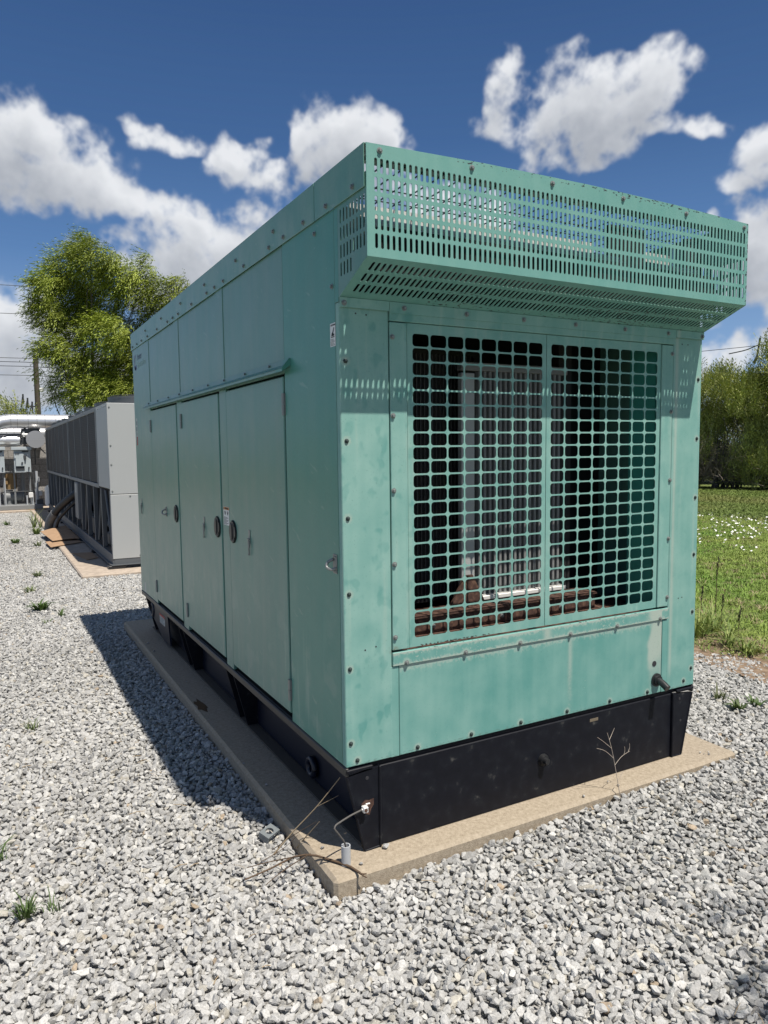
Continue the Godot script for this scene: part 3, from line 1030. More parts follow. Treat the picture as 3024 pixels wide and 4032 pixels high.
	bx(hasp, Vector3(-0.017, -0.036, 0), Vector3(0.017, 0.036, 0.003), 0.001)
	tube(hasp, curve([Vector3(-0.012, 0.016, 0.004), Vector3(-0.020, 0.006, 0.022), Vector3(-0.018, -0.012, 0.028), Vector3(0.004, -0.020, 0.016), Vector3(0.010, -0.012, 0.004)], 10), 0.0055, 8)
	for q in [[-0.007, 0.026], [0.008, 0.026], [-0.007, -0.027], [0.008, -0.027]]:
		tube(hasp, [Vector3(q[0], q[1], 0.002), Vector3(q[0], q[1], 0.006)], 0.0045, 7)
	var hasp_mesh := hasp.commit()
	var hinge := sf()
	tube(hinge, [Vector3(0, 0.001, 0.004), Vector3(0, 0.046, 0.004)], 0.0085, 10)
	tube(hinge, [Vector3(0, -0.046, 0.004), Vector3(0, -0.001, 0.004)], 0.0085, 10)
	bx(hinge, Vector3(0.0, -0.044, -0.002), Vector3(0.014, 0.044, 0.001))
	var hinge_mesh := hinge.commit()
	var doors := [[-3.364, -2.531, -2.617, -2.93, -3.368], [-2.380, -1.538, -1.615, -1.897, -2.384], [-1.390, -0.5555, -1.324, -1.056, -0.549]]
	for k in 3:
		var d: Array = doors[k]
		st = sf()
		bx(st, Vector3(-0.002, 0.372, d[0]), Vector3(0.026, 1.824, d[1]), 0.004)
		var door := obj("door", st, sp, g)
		var h := put("door_handle", handle_mesh, M.handle_black, door, side_at(d[2], 1.096, -0.002))
		put("cup", cup_mesh, M.ink, h, Transform3D.IDENTITY)
		put("paddle", paddle_mesh, M.handle_black, h, Transform3D.IDENTITY)
		put("door_hook" if k > 0 else "hasp", hook_mesh if k > 0 else hasp_mesh, M.zinc, door, side_at(d[3], 1.068 if k > 0 else 1.088, -0.002))
		for y in [1.707, 0.479]:
			put("hinge", hinge_mesh, M.zinc, door, side_at(d[4], y, -0.001))
	put("door_hook", hook_mesh, M.zinc, g, side_at(-3.877, 1.068))
	put("hasp", hasp_mesh, M.zinc, g, side_at(-0.064, 1.096))
	# --- the other walls, floor and dark liner
	st = sf()
	bx(st, Vector3(1.88, 0.341, -4.048), Vector3(1.9, 2.357, -0.0305), B)
	obj("right_wall", st, M.plain_paint, g)
	st = sf()
	bx(st, Vector3(0.0205, 0.341, -4.05), Vector3(1.8795, 2.357, -4.03), B)
	obj("back_wall", st, M.plain_paint, g)
	st = sf()
	bx(st, Vector3(0.03, 0.345, -4.02), Vector3(0.034, 2.36, -0.56))
	bx(st, Vector3(0.03, 0.345, -0.66), Vector3(1.875, 2.46, -0.63))
	bx(st, Vector3(0.03, 0.33, -4.02), Vector3(1.87, 0.34, -0.03))
	bx(st, Vector3(0.03, 0.345, -0.55), Vector3(1.60, 0.69, -0.05))
	obj("inner_liner", st, M.dark_gap, g)
	st = sf()
	bx(st, Vector3(1.63, 0.70, -0.19), Vector3(1.645, 2.03, -0.035))
	obj("side_baffle", st, M.inner_paint, g)
	# --- radiator behind the grille
	st = sf()
	bx(st, Vector3(0.10, 0.82, -0.46), Vector3(0.92, 1.96, -0.42))
	bx(st, Vector3(1.28, 0.72, -0.36), Vector3(1.36, 2.0, -0.30))
	var core := obj("radiator_core", st, M.core_black, g)
	st = sf()
	for i in 38:
		bx(st, Vector3(0.11 + i * 0.0205, 0.83, -0.42), Vector3(0.1125 + i * 0.0205, 1.93, -0.409))
	obj("fins", st, M.core_fin, core)
	st = sf()
	bx(st, Vector3(0.72, 0.82, -0.31), Vector3(1.28, 1.88, -0.30))
	obj("cooler_back", st, M.core_black, g)
	st = sf()
	bx(st, Vector3(0.705, 0.82, -0.30), Vector3(0.775, 1.84, -0.27), 0.003)
	obj("cooler_side", st, M.steel_grey, g)
	st = sf()
	for i in 17:
		bx(st, Vector3(0.795 + i * 0.0285, 0.85, -0.30), Vector3(0.809 + i * 0.0285, 1.85, -0.268), 0.002)
	bx(st, Vector3(0.70, 1.85, -0.30), Vector3(1.30, 1.885, -0.26), 0.003)
	obj("cooler_fins", st, M.core_grey, g)
	st = sf()
	bx(st, Vector3(0.80, 0.838, -0.30), Vector3(1.29, 0.858, -0.245), 0.003)
	obj("cooler_rail", st, M.bright_metal, g)
	st = sf()
	bx(st, Vector3(0.04, 0.715, -0.62), Vector3(1.70, 0.735, -0.035))
	bx(st, Vector3(0.10, 0.745, -0.215), Vector3(1.42, 0.815, -0.185), 0.004)
	bx(st, Vector3(0.10, 0.735, -0.30), Vector3(1.42, 0.744, -0.170))
	bx(st, Vector3(0.10, 0.8155, -0.30), Vector3(1.42, 0.825, -0.175))
	plate(st, front_at(0, 0, -0.216), [Vector2(0.60, 0.825), Vector2(0.80, 0.825), Vector2(0.725, 0.965), Vector2(0.685, 0.965)], 0.012)
	obj("radiator_sill", st, M.rust, g)
	for x in [0.34, 0.50, 0.86, 1.20]:
		put("bolt", bolt, M.zinc, g, front_at(x, 0.775, -0.184))
	# --- fixings on the front
	for r in RIVETS:
		put("rivet", rivet, M.rivet_dark, g, front_at(r[0], r[1], 0.0))
	for y in [1.922, 1.637, 1.361, 1.085, 0.806]:
		put("bolt", bolt, M.zinc, g, front_at(0.211, y, 0.0035))
	for y in [1.937, 1.672, 1.355, 1.080, 0.80]:
		put("bolt", bolt, M.zinc, g, front_at(1.692, y, 0.0035))
	for x in [0.259, 0.532, 0.808, 1.086, 1.366, 1.647]:
		put("bolt", bolt, M.zinc, g, front_at(x, 0.702, 0.0052))
	for x in [0.016, 0.259, 0.536, 0.815, 1.092, 1.381, 1.655, 1.886]:
		put("bolt", bolt, M.zinc, g, front_at(x, 2.0265, 0.010))
	for p in [[0.049, 2.469], [0.41, 2.476], [0.771, 2.481], [1.132, 2.481], [1.495, 2.474], [1.87, 2.467]]:
		put("bolt", bolt, M.zinc, g, front_at(p[0], p[1], 0.2215))
	for z in [0.135, -0.079, -0.289, -0.5, -0.672, -1.018, -1.356, -1.516, -1.671, -2.01, -2.348, -2.501, -2.657, -2.998, -3.348, -3.587, -3.784, -3.98]:
		put("bolt", bolt, M.zinc, g, side_at(z, 2.375, -0.007))
	for z in [-0.615, -1.138, -1.713, -2.279, -2.851, -3.419]:
		put("bolt", bolt, M.zinc, g, side_at(z, 2.427, -0.007))
	for p in [[-0.199, 2.311], [-0.053, 2.092]]:
		put("bolt", bolt, M.zinc, g, side_at(p[0], p[1]))
	var pin := sf()
	tube(pin, [Vector3(0, 0, -0.004), Vector3(0, 0, 0.0008)], 0.0032, 8)
	var pin_mesh := pin.commit()
	for p in [[0.085, 0.775], [0.13, 0.782], [1.775, 0.785], [1.80, 0.787], [0.065, 1.995], [0.107, 1.993], [1.76, 1.985], [1.80, 1.985]]:
		put("screw_hole", pin_mesh, M.ink, g, front_at(p[0], p[1]))
	pin = sf()
	tube(pin, [Vector3(0, 0, -0.004), Vector3(0, 0, 0.0008)], 0.0135, 14)
	put("pipe_hole", pin.commit(), M.ink, g, front_at(1.620, 0.487))
	st = sf()
	tube(st, [Vector3(0, 0, -0.01), Vector3(0, 0, 0.006)], 0.032, 18)
	tube(st, [Vector3(0, 0, 0.006), Vector3(0, 0, 0.018)], 0.024, 16)
	tube(st, curve([Vector3(0, 0, 0.0), Vector3(0.0, -0.004, 0.03), Vector3(0.0, -0.024, 0.068)], 6), 0.0165, 14)
	put("drain_tube", st.commit(), M.handle_black, g, front_at(1.634, 0.407))
	# --- stickers
	var caution := put("caution_sticker", slab(0.044, 0.082), M.sticker_white, g, side_at(-0.053, 1.9235))
	text("lettering", "CAUTION", 0.0088, M.ink, caution, front_at(0.002, 0.034, 0.0007))
	st = sf()
	plate(st, front_at(0, 0, 0.0012), [Vector2(-0.012, -0.004), Vector2(0.012, -0.004), Vector2(0.014, 0.002), Vector2(-0.006, 0.008)], 0.0006)
	plate(st, front_at(0, 0, 0.0012), [Vector2(-0.008, 0.0), Vector2(0.002, 0.0), Vector2(0.013, 0.024), Vector2(0.009, 0.026)], 0.0006)
	plate(st, front_at(0, 0, 0.0012), [Vector2(-0.014, -0.009), Vector2(0.014, -0.009), Vector2(0.014, -0.006), Vector2(-0.014, -0.006)], 0.0006)
	for i in 6:
		rect(st, front_at(0, 0, 0.0012), -0.017, -0.016 - i * 0.0042, 0.006 + 0.006 * float(i % 3), -0.0148 - i * 0.0042, 0.0006)
	obj("pictogram", st, M.ink, caution)
	var warn := put("warning_sticker", slab(0.098, 0.098), M.sticker_white, g, side_at(-1.451, 1.168, 0.0012))
	st = sf()
	rect(st, front_at(0, 0, 0.0010), -0.048, 0.033, 0.048, 0.048, 0.0006)
	obj("header", st, M.sticker_orange, warn)
	text("lettering", "WARNING", 0.0125, M.ink, warn, front_at(0.006, 0.0405, 0.0011))
	st = sf()
	plate(st, front_at(0, 0, 0.0010), [Vector2(-0.046, 0.036), Vector2(-0.036, 0.036), Vector2(-0.041, 0.046)], 0.0002)
	for c in [-0.022, 0.024]:
		plate(st, front_at(0, 0, 0.0012), [Vector2(c - 0.012, 0.026), Vector2(c - 0.004, 0.028), Vector2(c + 0.006, 0.008), Vector2(c + 0.002, 0.004), Vector2(c - 0.008, 0.012)], 0.0006)
		plate(st, front_at(0, 0, 0.0014), [Vector2(c + 0.003, 0.012), Vector2(c + 0.012, 0.028), Vector2(c + 0.014, 0.020), Vector2(c + 0.008, 0.008)], 0.0006)
	for i in 8:
		rect(st, front_at(0, 0, 0.0012), -0.044, -0.008 - i * 0.0052, 0.020 + 0.020 * sin(i * 2.3), -0.006 - i * 0.0052, 0.0006)
	obj("pictogram", st, M.ink, warn)
	var tall := put("end_sticker", slab(0.050, 0.222), M.sticker_faded, g, side_at(-3.968, 1.68))
	st = sf()
	rect(st, front_at(0, 0, 0.0012), -0.025, -0.111, 0.025, -0.040, 0.0008)
	obj("red_field", st, M.sticker_red, tall)
	st = sf()
	rect(st, front_at(0, 0, 0.0012), -0.014, 0.056, 0.014, 0.088, 0.0006)
	rect(st, front_at(0, 0, 0.0012), -0.016, 0.006, 0.010, 0.040, 0.0006)
	for i in 4:
		rect(st, front_at(0, 0, 0.0012), -0.020, -0.010 - i * 0.007, 0.018, -0.007 - i * 0.007, 0.0006)
	for i in 6:
		rect(st, front_at(0, 0, 0.0016), -0.020, -0.052 - i * 0.009, 0.012 + 0.006 * sin(i * 3.1), -0.049 - i * 0.009, 0.0003)
	obj("print", st, M.faded_ink, tall)
	put("low_sticker", slab(0.040, 0.080), M.sticker_faded, g, side_at(-3.87, 0.388))
	# emblem and lettering on the end panel
	st = sf()
	var xl := side_at(-3.918, 2.241, -0.0006)
	var outer := []
	var inner := []
	for i in 17:
		var a := deg_to_rad(62.0 + i * 236.0 / 16.0)
		outer.append(Vector2(cos(a) * 0.058, sin(a) * 0.064))
		inner.append(Vector2(cos(a) * 0.030, sin(a) * 0.036))
	for i in 16:
		plate(st, xl, [outer[i], outer[i + 1], inner[i + 1], inner[i]], 0.0008)
	plate(st, xl, [Vector2(-0.030, -0.056), Vector2(0.050, -0.056), Vector2(0.046, -0.022), Vector2(-0.024, -0.022)], 0.0006)
	var badge := obj("emblem", st, M.logo_blue, g)
	st = sf()
	plate(st, side_at(-3.918, 2.241, -0.0012), [Vector2(-0.040, -0.022), Vector2(-0.028, -0.022), Vector2(0.018, 0.060), Vector2(0.006, 0.060)], 0.0006)
	obj("emblem_stroke", st, M.sticker_faded, badge)
	text("lettering", "Power", 0.060, M.logo_grey, badge, side_at(-3.835, 2.272, -0.0004), true, false)
	text("lettering", "Generation", 0.060, M.logo_pale, badge, side_at(-3.835, 2.212, -0.0004), true, false)
	# --- skid
	st = sf()
	bx(st, Vector3(-0.003, 0.3032, -4.05), Vector3(0.012, 0.339, -0.001), 0.004)
	bx(st, Vector3(0.012, 0.327, -4.05), Vector3(0.06, 0.338, -0.03), 0.002)
	bx(st, Vector3(1.888, 0.3032, -4.05), Vector3(1.903, 0.339, -0.001), 0.004)
	obj("skid_rail", st, M.rail_black, g)
	st = sf()
	bx(st, Vector3(0.143, 0.002, -0.034), Vector3(1.749, 0.318, -0.006), 0.003)
	bx(st, Vector3(0.012, 0.318, -0.05), Vector3(1.888, 0.340, -0.012), 0.002)
	var plate_ := obj("skid_front_plate", st, M.skid_black, g)
	st = sf()
	tube(st, [Vector3(0, 0, -0.005), Vector3(0, 0, 0.008), Vector3(0, 0, 0.014)], [0.026, 0.026, 0.018], 16)
	tube(st, [Vector3(0, 0, 0.012), Vector3(0, 0, 0.030), Vector3(0, 0, 0.033)], [0.015, 0.015, 0.012], 12)
	put("drain_plug", st.commit(), M.handle_black, plate_, front_at(0.944, 0.165, -0.006))
	put("name_label", slab(0.05, 0.014), M.tan_label, plate_, front_at(1.243, 0.285, -0.006))
	for s in [0, 1]:
		st = sf()
		var e := []
		for p in [[0.002, 0.303], [0.134, 0.318], [0.134, 0.0], [0.0716, 0.0]]:
			e.append(Vector2(p[0] if s == 0 else 1.892 - p[0], p[1]))
		plate(st, front_at(0, 0, 0.0), e, 0.012)
		var xa := 0.134 if s == 0 else 1.749
		bx(st, Vector3(xa, 0.0, -0.02), Vector3(xa + 0.009, 0.322, 0.007), 0.003)
		for q in [[e[0], e[3]], [e[3], e[2]]]:      # rolled edge along the slanted side
			tube(st, [Vector3(q[0].x, q[0].y, -0.001), Vector3(q[1].x, q[1].y + 0.004, -0.001)], 0.005, 8)
		bx(st, Vector3(0.0 if s == 0 else 1.78, 0.318, -0.012), Vector3(0.11 if s == 0 else 1.90, 0.332, 0.004), 0.003)
		var post := obj("skid_corner_plate", st, M.skid_black, g)
		put("screw_hole", pin_mesh, M.ink, post, Transform3D(Basis.IDENTITY.scaled(Vector3.ONE * 2.2), Vector3(0.085 if s == 0 else 1.80, 0.285, 0.0)))
		if s == 1:
			put("screw_hole", pin_mesh, M.ink, post, Transform3D(Basis.IDENTITY.scaled(Vector3.ONE * 2.0), Vector3(1.81, 0.175, 0.0)))
		else:
			st = sf()
			for i in 9:
				var a := TAU * i / 9.0
				var r := 0.030 + 0.010 * sin(i * 2.1)
				var b := TAU * (i + 1) / 9.0
				var r2 := 0.030 + 0.010 * sin(((i + 1) % 9) * 2.1)
				tri(st, Vector3(0.088, 0.176, 0.0008), Vector3(0.088 + cos(a) * r * 0.8, 0.176 + sin(a) * r, 0.0008), Vector3(0.088 + cos(b) * r2 * 0.8, 0.176 + sin(b) * r2, 0.0008), Vector3.BACK)
			obj("rust_patch", st, M.rust, post)
	st = sf()
	bx(st, Vector3(0.135, 0.004, -4.03), Vector3(1.765, 0.325, -0.036), 0.006)
	obj("fuel_tank", st, M.tank_navy, g)
	for s in [0, 1]:
		st = sf()
		bx(st, Vector3(0.073 if s == 0 else 1.766, 0.001, -4.03), Vector3(0.134 if s == 0 else 1.827, 0.011, -0.03), 0.002)
		obj("skid_flange", st, M.dusty_steel, g)
	for z in [-1.42, -1.56, -2.58, -2.72, -3.9]:
		for s in [0, 1]:
			st = sf()
			var e := []
			for p in [[0.004, 0.303], [0.137, 0.303], [0.137, 0.012], [0.077, 0.012]]:
				e.append(Vector2(p[0] if s == 0 else 1.9 - p[0], p[1]))
			plate(st, front_at(0, 0, z), e, 0.012)
			obj("gusset", st, M.skid_black, g)
	for z in [-0.62, -3.86]:
		st = sf()
		var rr := []
		for i in 21:
			var a := TAU * i / 20.0
			rr.append(Vector3(0.055, 0.195 + sin(a) * 0.052, z + cos(a) * 0.052) if z < -2.0 else Vector3(0.118, 0.078 + sin(a) * 0.036, z + cos(a) * 0.036))
		tube(st, rr, 0.019 if z < -2.0 else 0.015, 10, false)
		var eye := obj("lifting_eye", st, M.tank_navy, g)
		if z < -2.0:
			st = sf()
			plate(st, side_at(0, 0, 0.05), [Vector2(-3.82, 0.262), Vector2(-3.30, 0.300), Vector2(-3.22, 0.03), Vector2(-3.45, 0.02), Vector2(-3.82, 0.128)], 0.012)
			obj("eye_plate", st, M.tank_navy, eye)
			var lab := put("eye_sticker", slab(0.19, 0.075), M.sticker_faded, eye, side_at(-3.48, 0.185, 0.049))
			st = sf()
			rect(st, front_at(0, 0, 0.0014), -0.095, 0.020, 0.095, 0.0375, 0.0008)
			obj("red_field", st, M.sticker_red, lab)
			st = sf()
			for i in 5:
				rect(st, front_at(0, 0, 0.0014), -0.085, 0.010 - i * 0.010, 0.080 - 0.02 * float(i % 3), 0.0135 - i * 0.010, 0.0008)
			obj("print", st, M.faded_ink, lab)

func slab(w: float, h: float) -> ArrayMesh:
	var st := sf()
	rect(st, front_at(0, 0, 0.0006), -w * 0.5, -h * 0.5, w * 0.5, h * 0.5, 0.0008)
	return st.commit()

# ---------------------------------------------------------------- chiller
func chiller() -> void:
	var X := 0.29
	var X2 := 2.55
	var Z := -7.74
	var Z2 := -19.1
	var c := thing("chiller", "long grey air cooled chiller with coil panels and fans behind the generator", "chiller")
	var st := sf()
	bx(st, Vector3(X, 0.962, Z - 0.03), Vector3(X2, 2.156, Z), 0.004)
	obj("upper_end_panel", st, M.steel_grey, c)
	st = sf()
	bx(st, Vector3(X, 0.10, Z - 0.03), Vector3(X2, 0.954, Z), 0.004)
	obj("lower_end_panel", st, M.steel_grey, c)
	st = sf()
	bx(st, Vector3(X, 1.03, -8.83), Vector3(X + 0.03, 2.156, Z - 0.032), 0.003)
	obj("side_panel", st, M.steel_grey, c)
	st = sf()
	bx(st, Vector3(X + 0.02, 2.06, Z2), Vector3(X2 - 0.02, 2.15, Z - 0.04))
	bx(st, Vector3(X2 - 0.03, 0.10, Z2), Vector3(X2, 2.15, Z - 0.04))
	bx(st, Vector3(X + 0.03, 0.10, Z2), Vector3(X2 - 0.03, 2.15, Z2 + 0.03))
	obj("deck", st, M.steel_shade, c)
	st = sf()
	bx(st, Vector3(X + 0.30, 0.10, Z2 + 0.04), Vector3(X + 0.32, 2.05, -8.0))
	obj("inner_bulkhead", st, M.coil, c)
	# coil panels in two sections with a post between
	var grid := paint(64, 64, func(i: int, j: int) -> Color:
		return lin(0.045, 0.045, 0.047) if i % 16 < 4 or j % 16 < 4 else lin(0.009, 0.009, 0.010))
	var gm := tri_mat("coil_mesh", grid, 9.0, 0.75)
	for k in 10:
		var z1 := -8.87 - k * 1.02 - (0.12 if k > 3 else 0.0)
		st = sf()
		bx(st, Vector3(X + 0.012, 1.07, z1 - 0.985), Vector3(X + 0.03, 2.095, z1), 0.002)
		obj("coil_panel", st, gm, c)
		st = sf()
		bx(st, Vector3(X + 0.004, 1.06, z1 - 1.015), Vector3(X + 0.03, 2.10, z1 - 0.990), 0.002)
		obj("coil_divider", st, M.steel_shade, c)
	st = sf()
	bx(st, Vector3(X, 2.10, Z2), Vector3(X + 0.04, 2.158, -8.832), 0.003)
	bx(st, Vector3(X, 1.0, Z2), Vector3(X + 0.06, 1.058, -8.832), 0.003)
	for z in [-8.836, -12.985, Z2 + 0.1]:
		bx(st, Vector3(X - 0.006, 1.03, z - 0.075), Vector3(X + 0.04, 2.14, z), 0.003)
	obj("coil_frame", st, M.steel_shade, c)
	for i in 14:
		var z := Z - 0.10 - i * 0.85
		if z < Z2 + 0.1:
			break
		st = sf()
		bx(st, Vector3(X + 0.01, 0.155, z - 0.07), Vector3(X + 0.07, 1.0, z), 0.003)
		obj("upright", st, M.frame_grey, c)
		if i % 3 != 2:
			st = sf()
			var a := Vector3(X + 0.04, 0.20, z - (0.10 if i % 2 == 0 else 0.62))
			var b := Vector3(X + 0.04, 0.98, z - (0.58 if i % 2 == 0 else 0.14))
			tube(st, [a, b], 0.022, 6)
			obj("brace", st, M.frame_grey, c)
	st = sf()
	bx(st, Vector3(X, 0.02, Z2), Vector3(X + 0.03, 0.155, Z - 0.01), 0.003)
	bx(st, Vector3(X - 0.035, 0.02, Z2), Vector3(X, 0.030, Z - 0.01))
	bx(st, Vector3(X + 0.02, 0.02, Z - 0.035), Vector3(X2, 0.095, Z - 0.005), 0.003)
	bx(st, Vector3(X - 0.02, 0.016, Z - 0.03), Vector3(X2, 0.026, Z + 0.03))
	obj("base_rail", st, M.frame_grey, c)
	for i in 7:
		st = sf()
		bx(st, Vector3(X - 0.06, -0.03, Z - 0.12 - i * 1.8), Vector3(X + 0.16, 0.015, Z + 0.02 - i * 1.8), 0.006)
		obj("foot", st, M.handle_black, c)
	st = sf()
	for i in 5:
		bx(st, Vector3(X + 0.10, 0.16, -8.3 - i * 1.9), Vector3(X + 0.28, 0.35 + 0.1 * (i % 3), -9.0 - i * 1.9), 0.02)
	tube(st, [Vector3(X + 0.2, 0.42, -8.0), Vector3(X + 0.2, 0.42, -18.5)], 0.05, 8)
	obj("inner_piping", st, M.pump_dark, c)
	st = sf()
	bx(st, Vector3(X - 0.03, 0.34, -11.95), Vector3(X + 0.05, 0.98, -11.45), 0.006)
	var pnl := obj("control_cabinet", st, M.steel_shade, c)
	put("cabinet_label", slab(0.12, 0.16), M.sticker_faded, pnl, side_at(-11.7, 0.88, X - 0.031))
	for i in 8:
		for x in [X + 0.62, X + 1.70]:
			st = sf()
			tube(st, [Vector3(x, 2.14, Z - 0.66 - i * 1.42), Vector3(x, 2.24, Z - 0.66 - i * 1.42), Vector3(x, 2.27, Z - 0.66 - i * 1.42)], [0.53, 0.50, 0.51], 22)
			var f := obj("fan_shroud", st, M.frame_grey, c)
			st = sf()
			for k in 3:
				var rr := []
				for q in 17:
					rr.append(Vector3(x + cos(TAU * q / 16.0) * (0.15 + k * 0.16), 2.285, Z - 0.66 - i * 1.42 + sin(TAU * q / 16.0) * (0.15 + k * 0.16)))
				tube(st, rr, 0.006, 4, false)
			obj("fan_guard", st, M.wire, f)
	var nut := bolt_mesh(0.012, 0.008)
	for p in [[X + 0.03, 2.10], [X + 0.03, 1.60], [X + 0.03, 1.35], [X + 0.03, 1.0], [X + 0.55, 2.10], [X + 0.25, 0.93], [X + 0.35, 0.13]]:
		put("bolt", nut, M.zinc, c, front_at(p[0], p[1], Z))
	for z in [-7.84, -8.0, -8.3, -8.6]:
		put("bolt", nut, M.zinc, c, side_at(z, 2.12, X))
	# the thick flexible conduit that comes down beside the chiller
	var h := thing("flexible_conduit", "thick grey and black flexible conduit curving from chiller down to gravel", "conduit", Vector3.ZERO)
	st = sf()
	tube(st, curve([Vector3(0.36, 0.80, -12.15), Vector3(0.22, 0.68, -12.3), Vector3(0.06, 0.50, -12.6), Vector3(-0.04, 0.36, -12.75)], 14), 0.068, 14)
	obj("black_sleeve", st, M.hose_black, h)
	st = sf()
	tube(st, curve([Vector3(-0.03, 0.375, -12.74), Vector3(-0.09, 0.26, -12.85), Vector3(-0.13, 0.12, -12.95), Vector3(-0.14, -0.06, -13.0)], 10), 0.078, 14)
	obj("grey_elbow", st, M.hose_grey, h)
	st = sf()
	tube(st, curve([Vector3(0.36, 0.66, -12.2), Vector3(0.16, 0.44, -12.45), Vector3(0.02, 0.22, -12.7), Vector3(-0.03, -0.05, -12.85)], 12), 0.028, 10)
	obj("thin_hose", st, M.hose_black, h)
	# cardboard
	_sheet("cardboard_sheet", "tan cardboard sheet lying on top of the pile by the conduit", [Vector3(-0.30, 0.05, -12.6), Vector3(0.16, 0.10, -13.0), Vector3(0.24, 0.02, -11.3), Vector3(-0.20, 0.02, -11.15)], 0.03)
	_sheet("cardboard_sheet", "bent cardboard sheet under the pile, poking out toward the gravel", [Vector3(-0.30, -0.015, -11.4), Vector3(0.20, -0.015, -11.6), Vector3(0.26, -0.015, -11.0), Vector3(-0.27, -0.015, -10.55)], 0.012)
	_sheet("cardboard_sheet", "shaded cardboard piece flat on the slab nearest the chiller end", [Vector3(-0.04, -0.02, -9.62), Vector3(0.24, -0.02, -9.57), Vector3(0.25, -0.02, -8.9), Vector3(0.08, -0.02, -8.77)], 0.006)
	_sheet("cardboard_sheet", "far tan cardboard sheet on the slab before the pump plinth", [Vector3(-0.25, -0.005, -19.42), Vector3(0.28, -0.005, -19.5), Vector3(0.30, -0.005, -19.36), Vector3(-0.15, -0.005, -19.345)], 0.008)

func _sheet(called: String, label: String, p: Array, lift: float) -> void:
	var st := sf()
	var n := 6
	var at := func(i: int, j: int, dy: float) -> Vector3:
		var u := float(i) / n
		var v := float(j) / n
		var q: Vector3 = p[0].lerp(p[1], u).lerp(p[3].lerp(p[2], u), v)
		return q + Vector3(0, lift * sin(u * 3.0) * sin(v * 2.6 + 0.3) + dy, 0)
	for i in n:
		for j in n:
			face(st, [at.call(i, j, 0.0), at.call(i + 1, j, 0.0), at.call(i + 1, j + 1, 0.0), at.call(i, j + 1, 0.0)], Vector3.UP)
			face(st, [at.call(i, j, -0.005), at.call(i + 1, j, -0.005), at.call(i + 1, j + 1, -0.005), at.call(i, j + 1, -0.005)], Vector3.DOWN)
	for i in n:
		for e in [[i, 0, i + 1, 0], [i, n, i + 1, n], [0, i, 0, i + 1], [n, i, n, i + 1]]:
			var a: Vector3 = at.call(e[0], e[1], 0.0)
			var b: Vector3 = at.call(e[2], e[3], 0.0)
			face(st, [a, b, b - Vector3(0, 0.005, 0), a - Vector3(0, 0.005, 0)], (a + b) * 0.5 - at.call(3, 3, 0.0))
	tag(obj(called, st, M.cardboard), label, "cardboard", "cardboard sheets by the chiller")

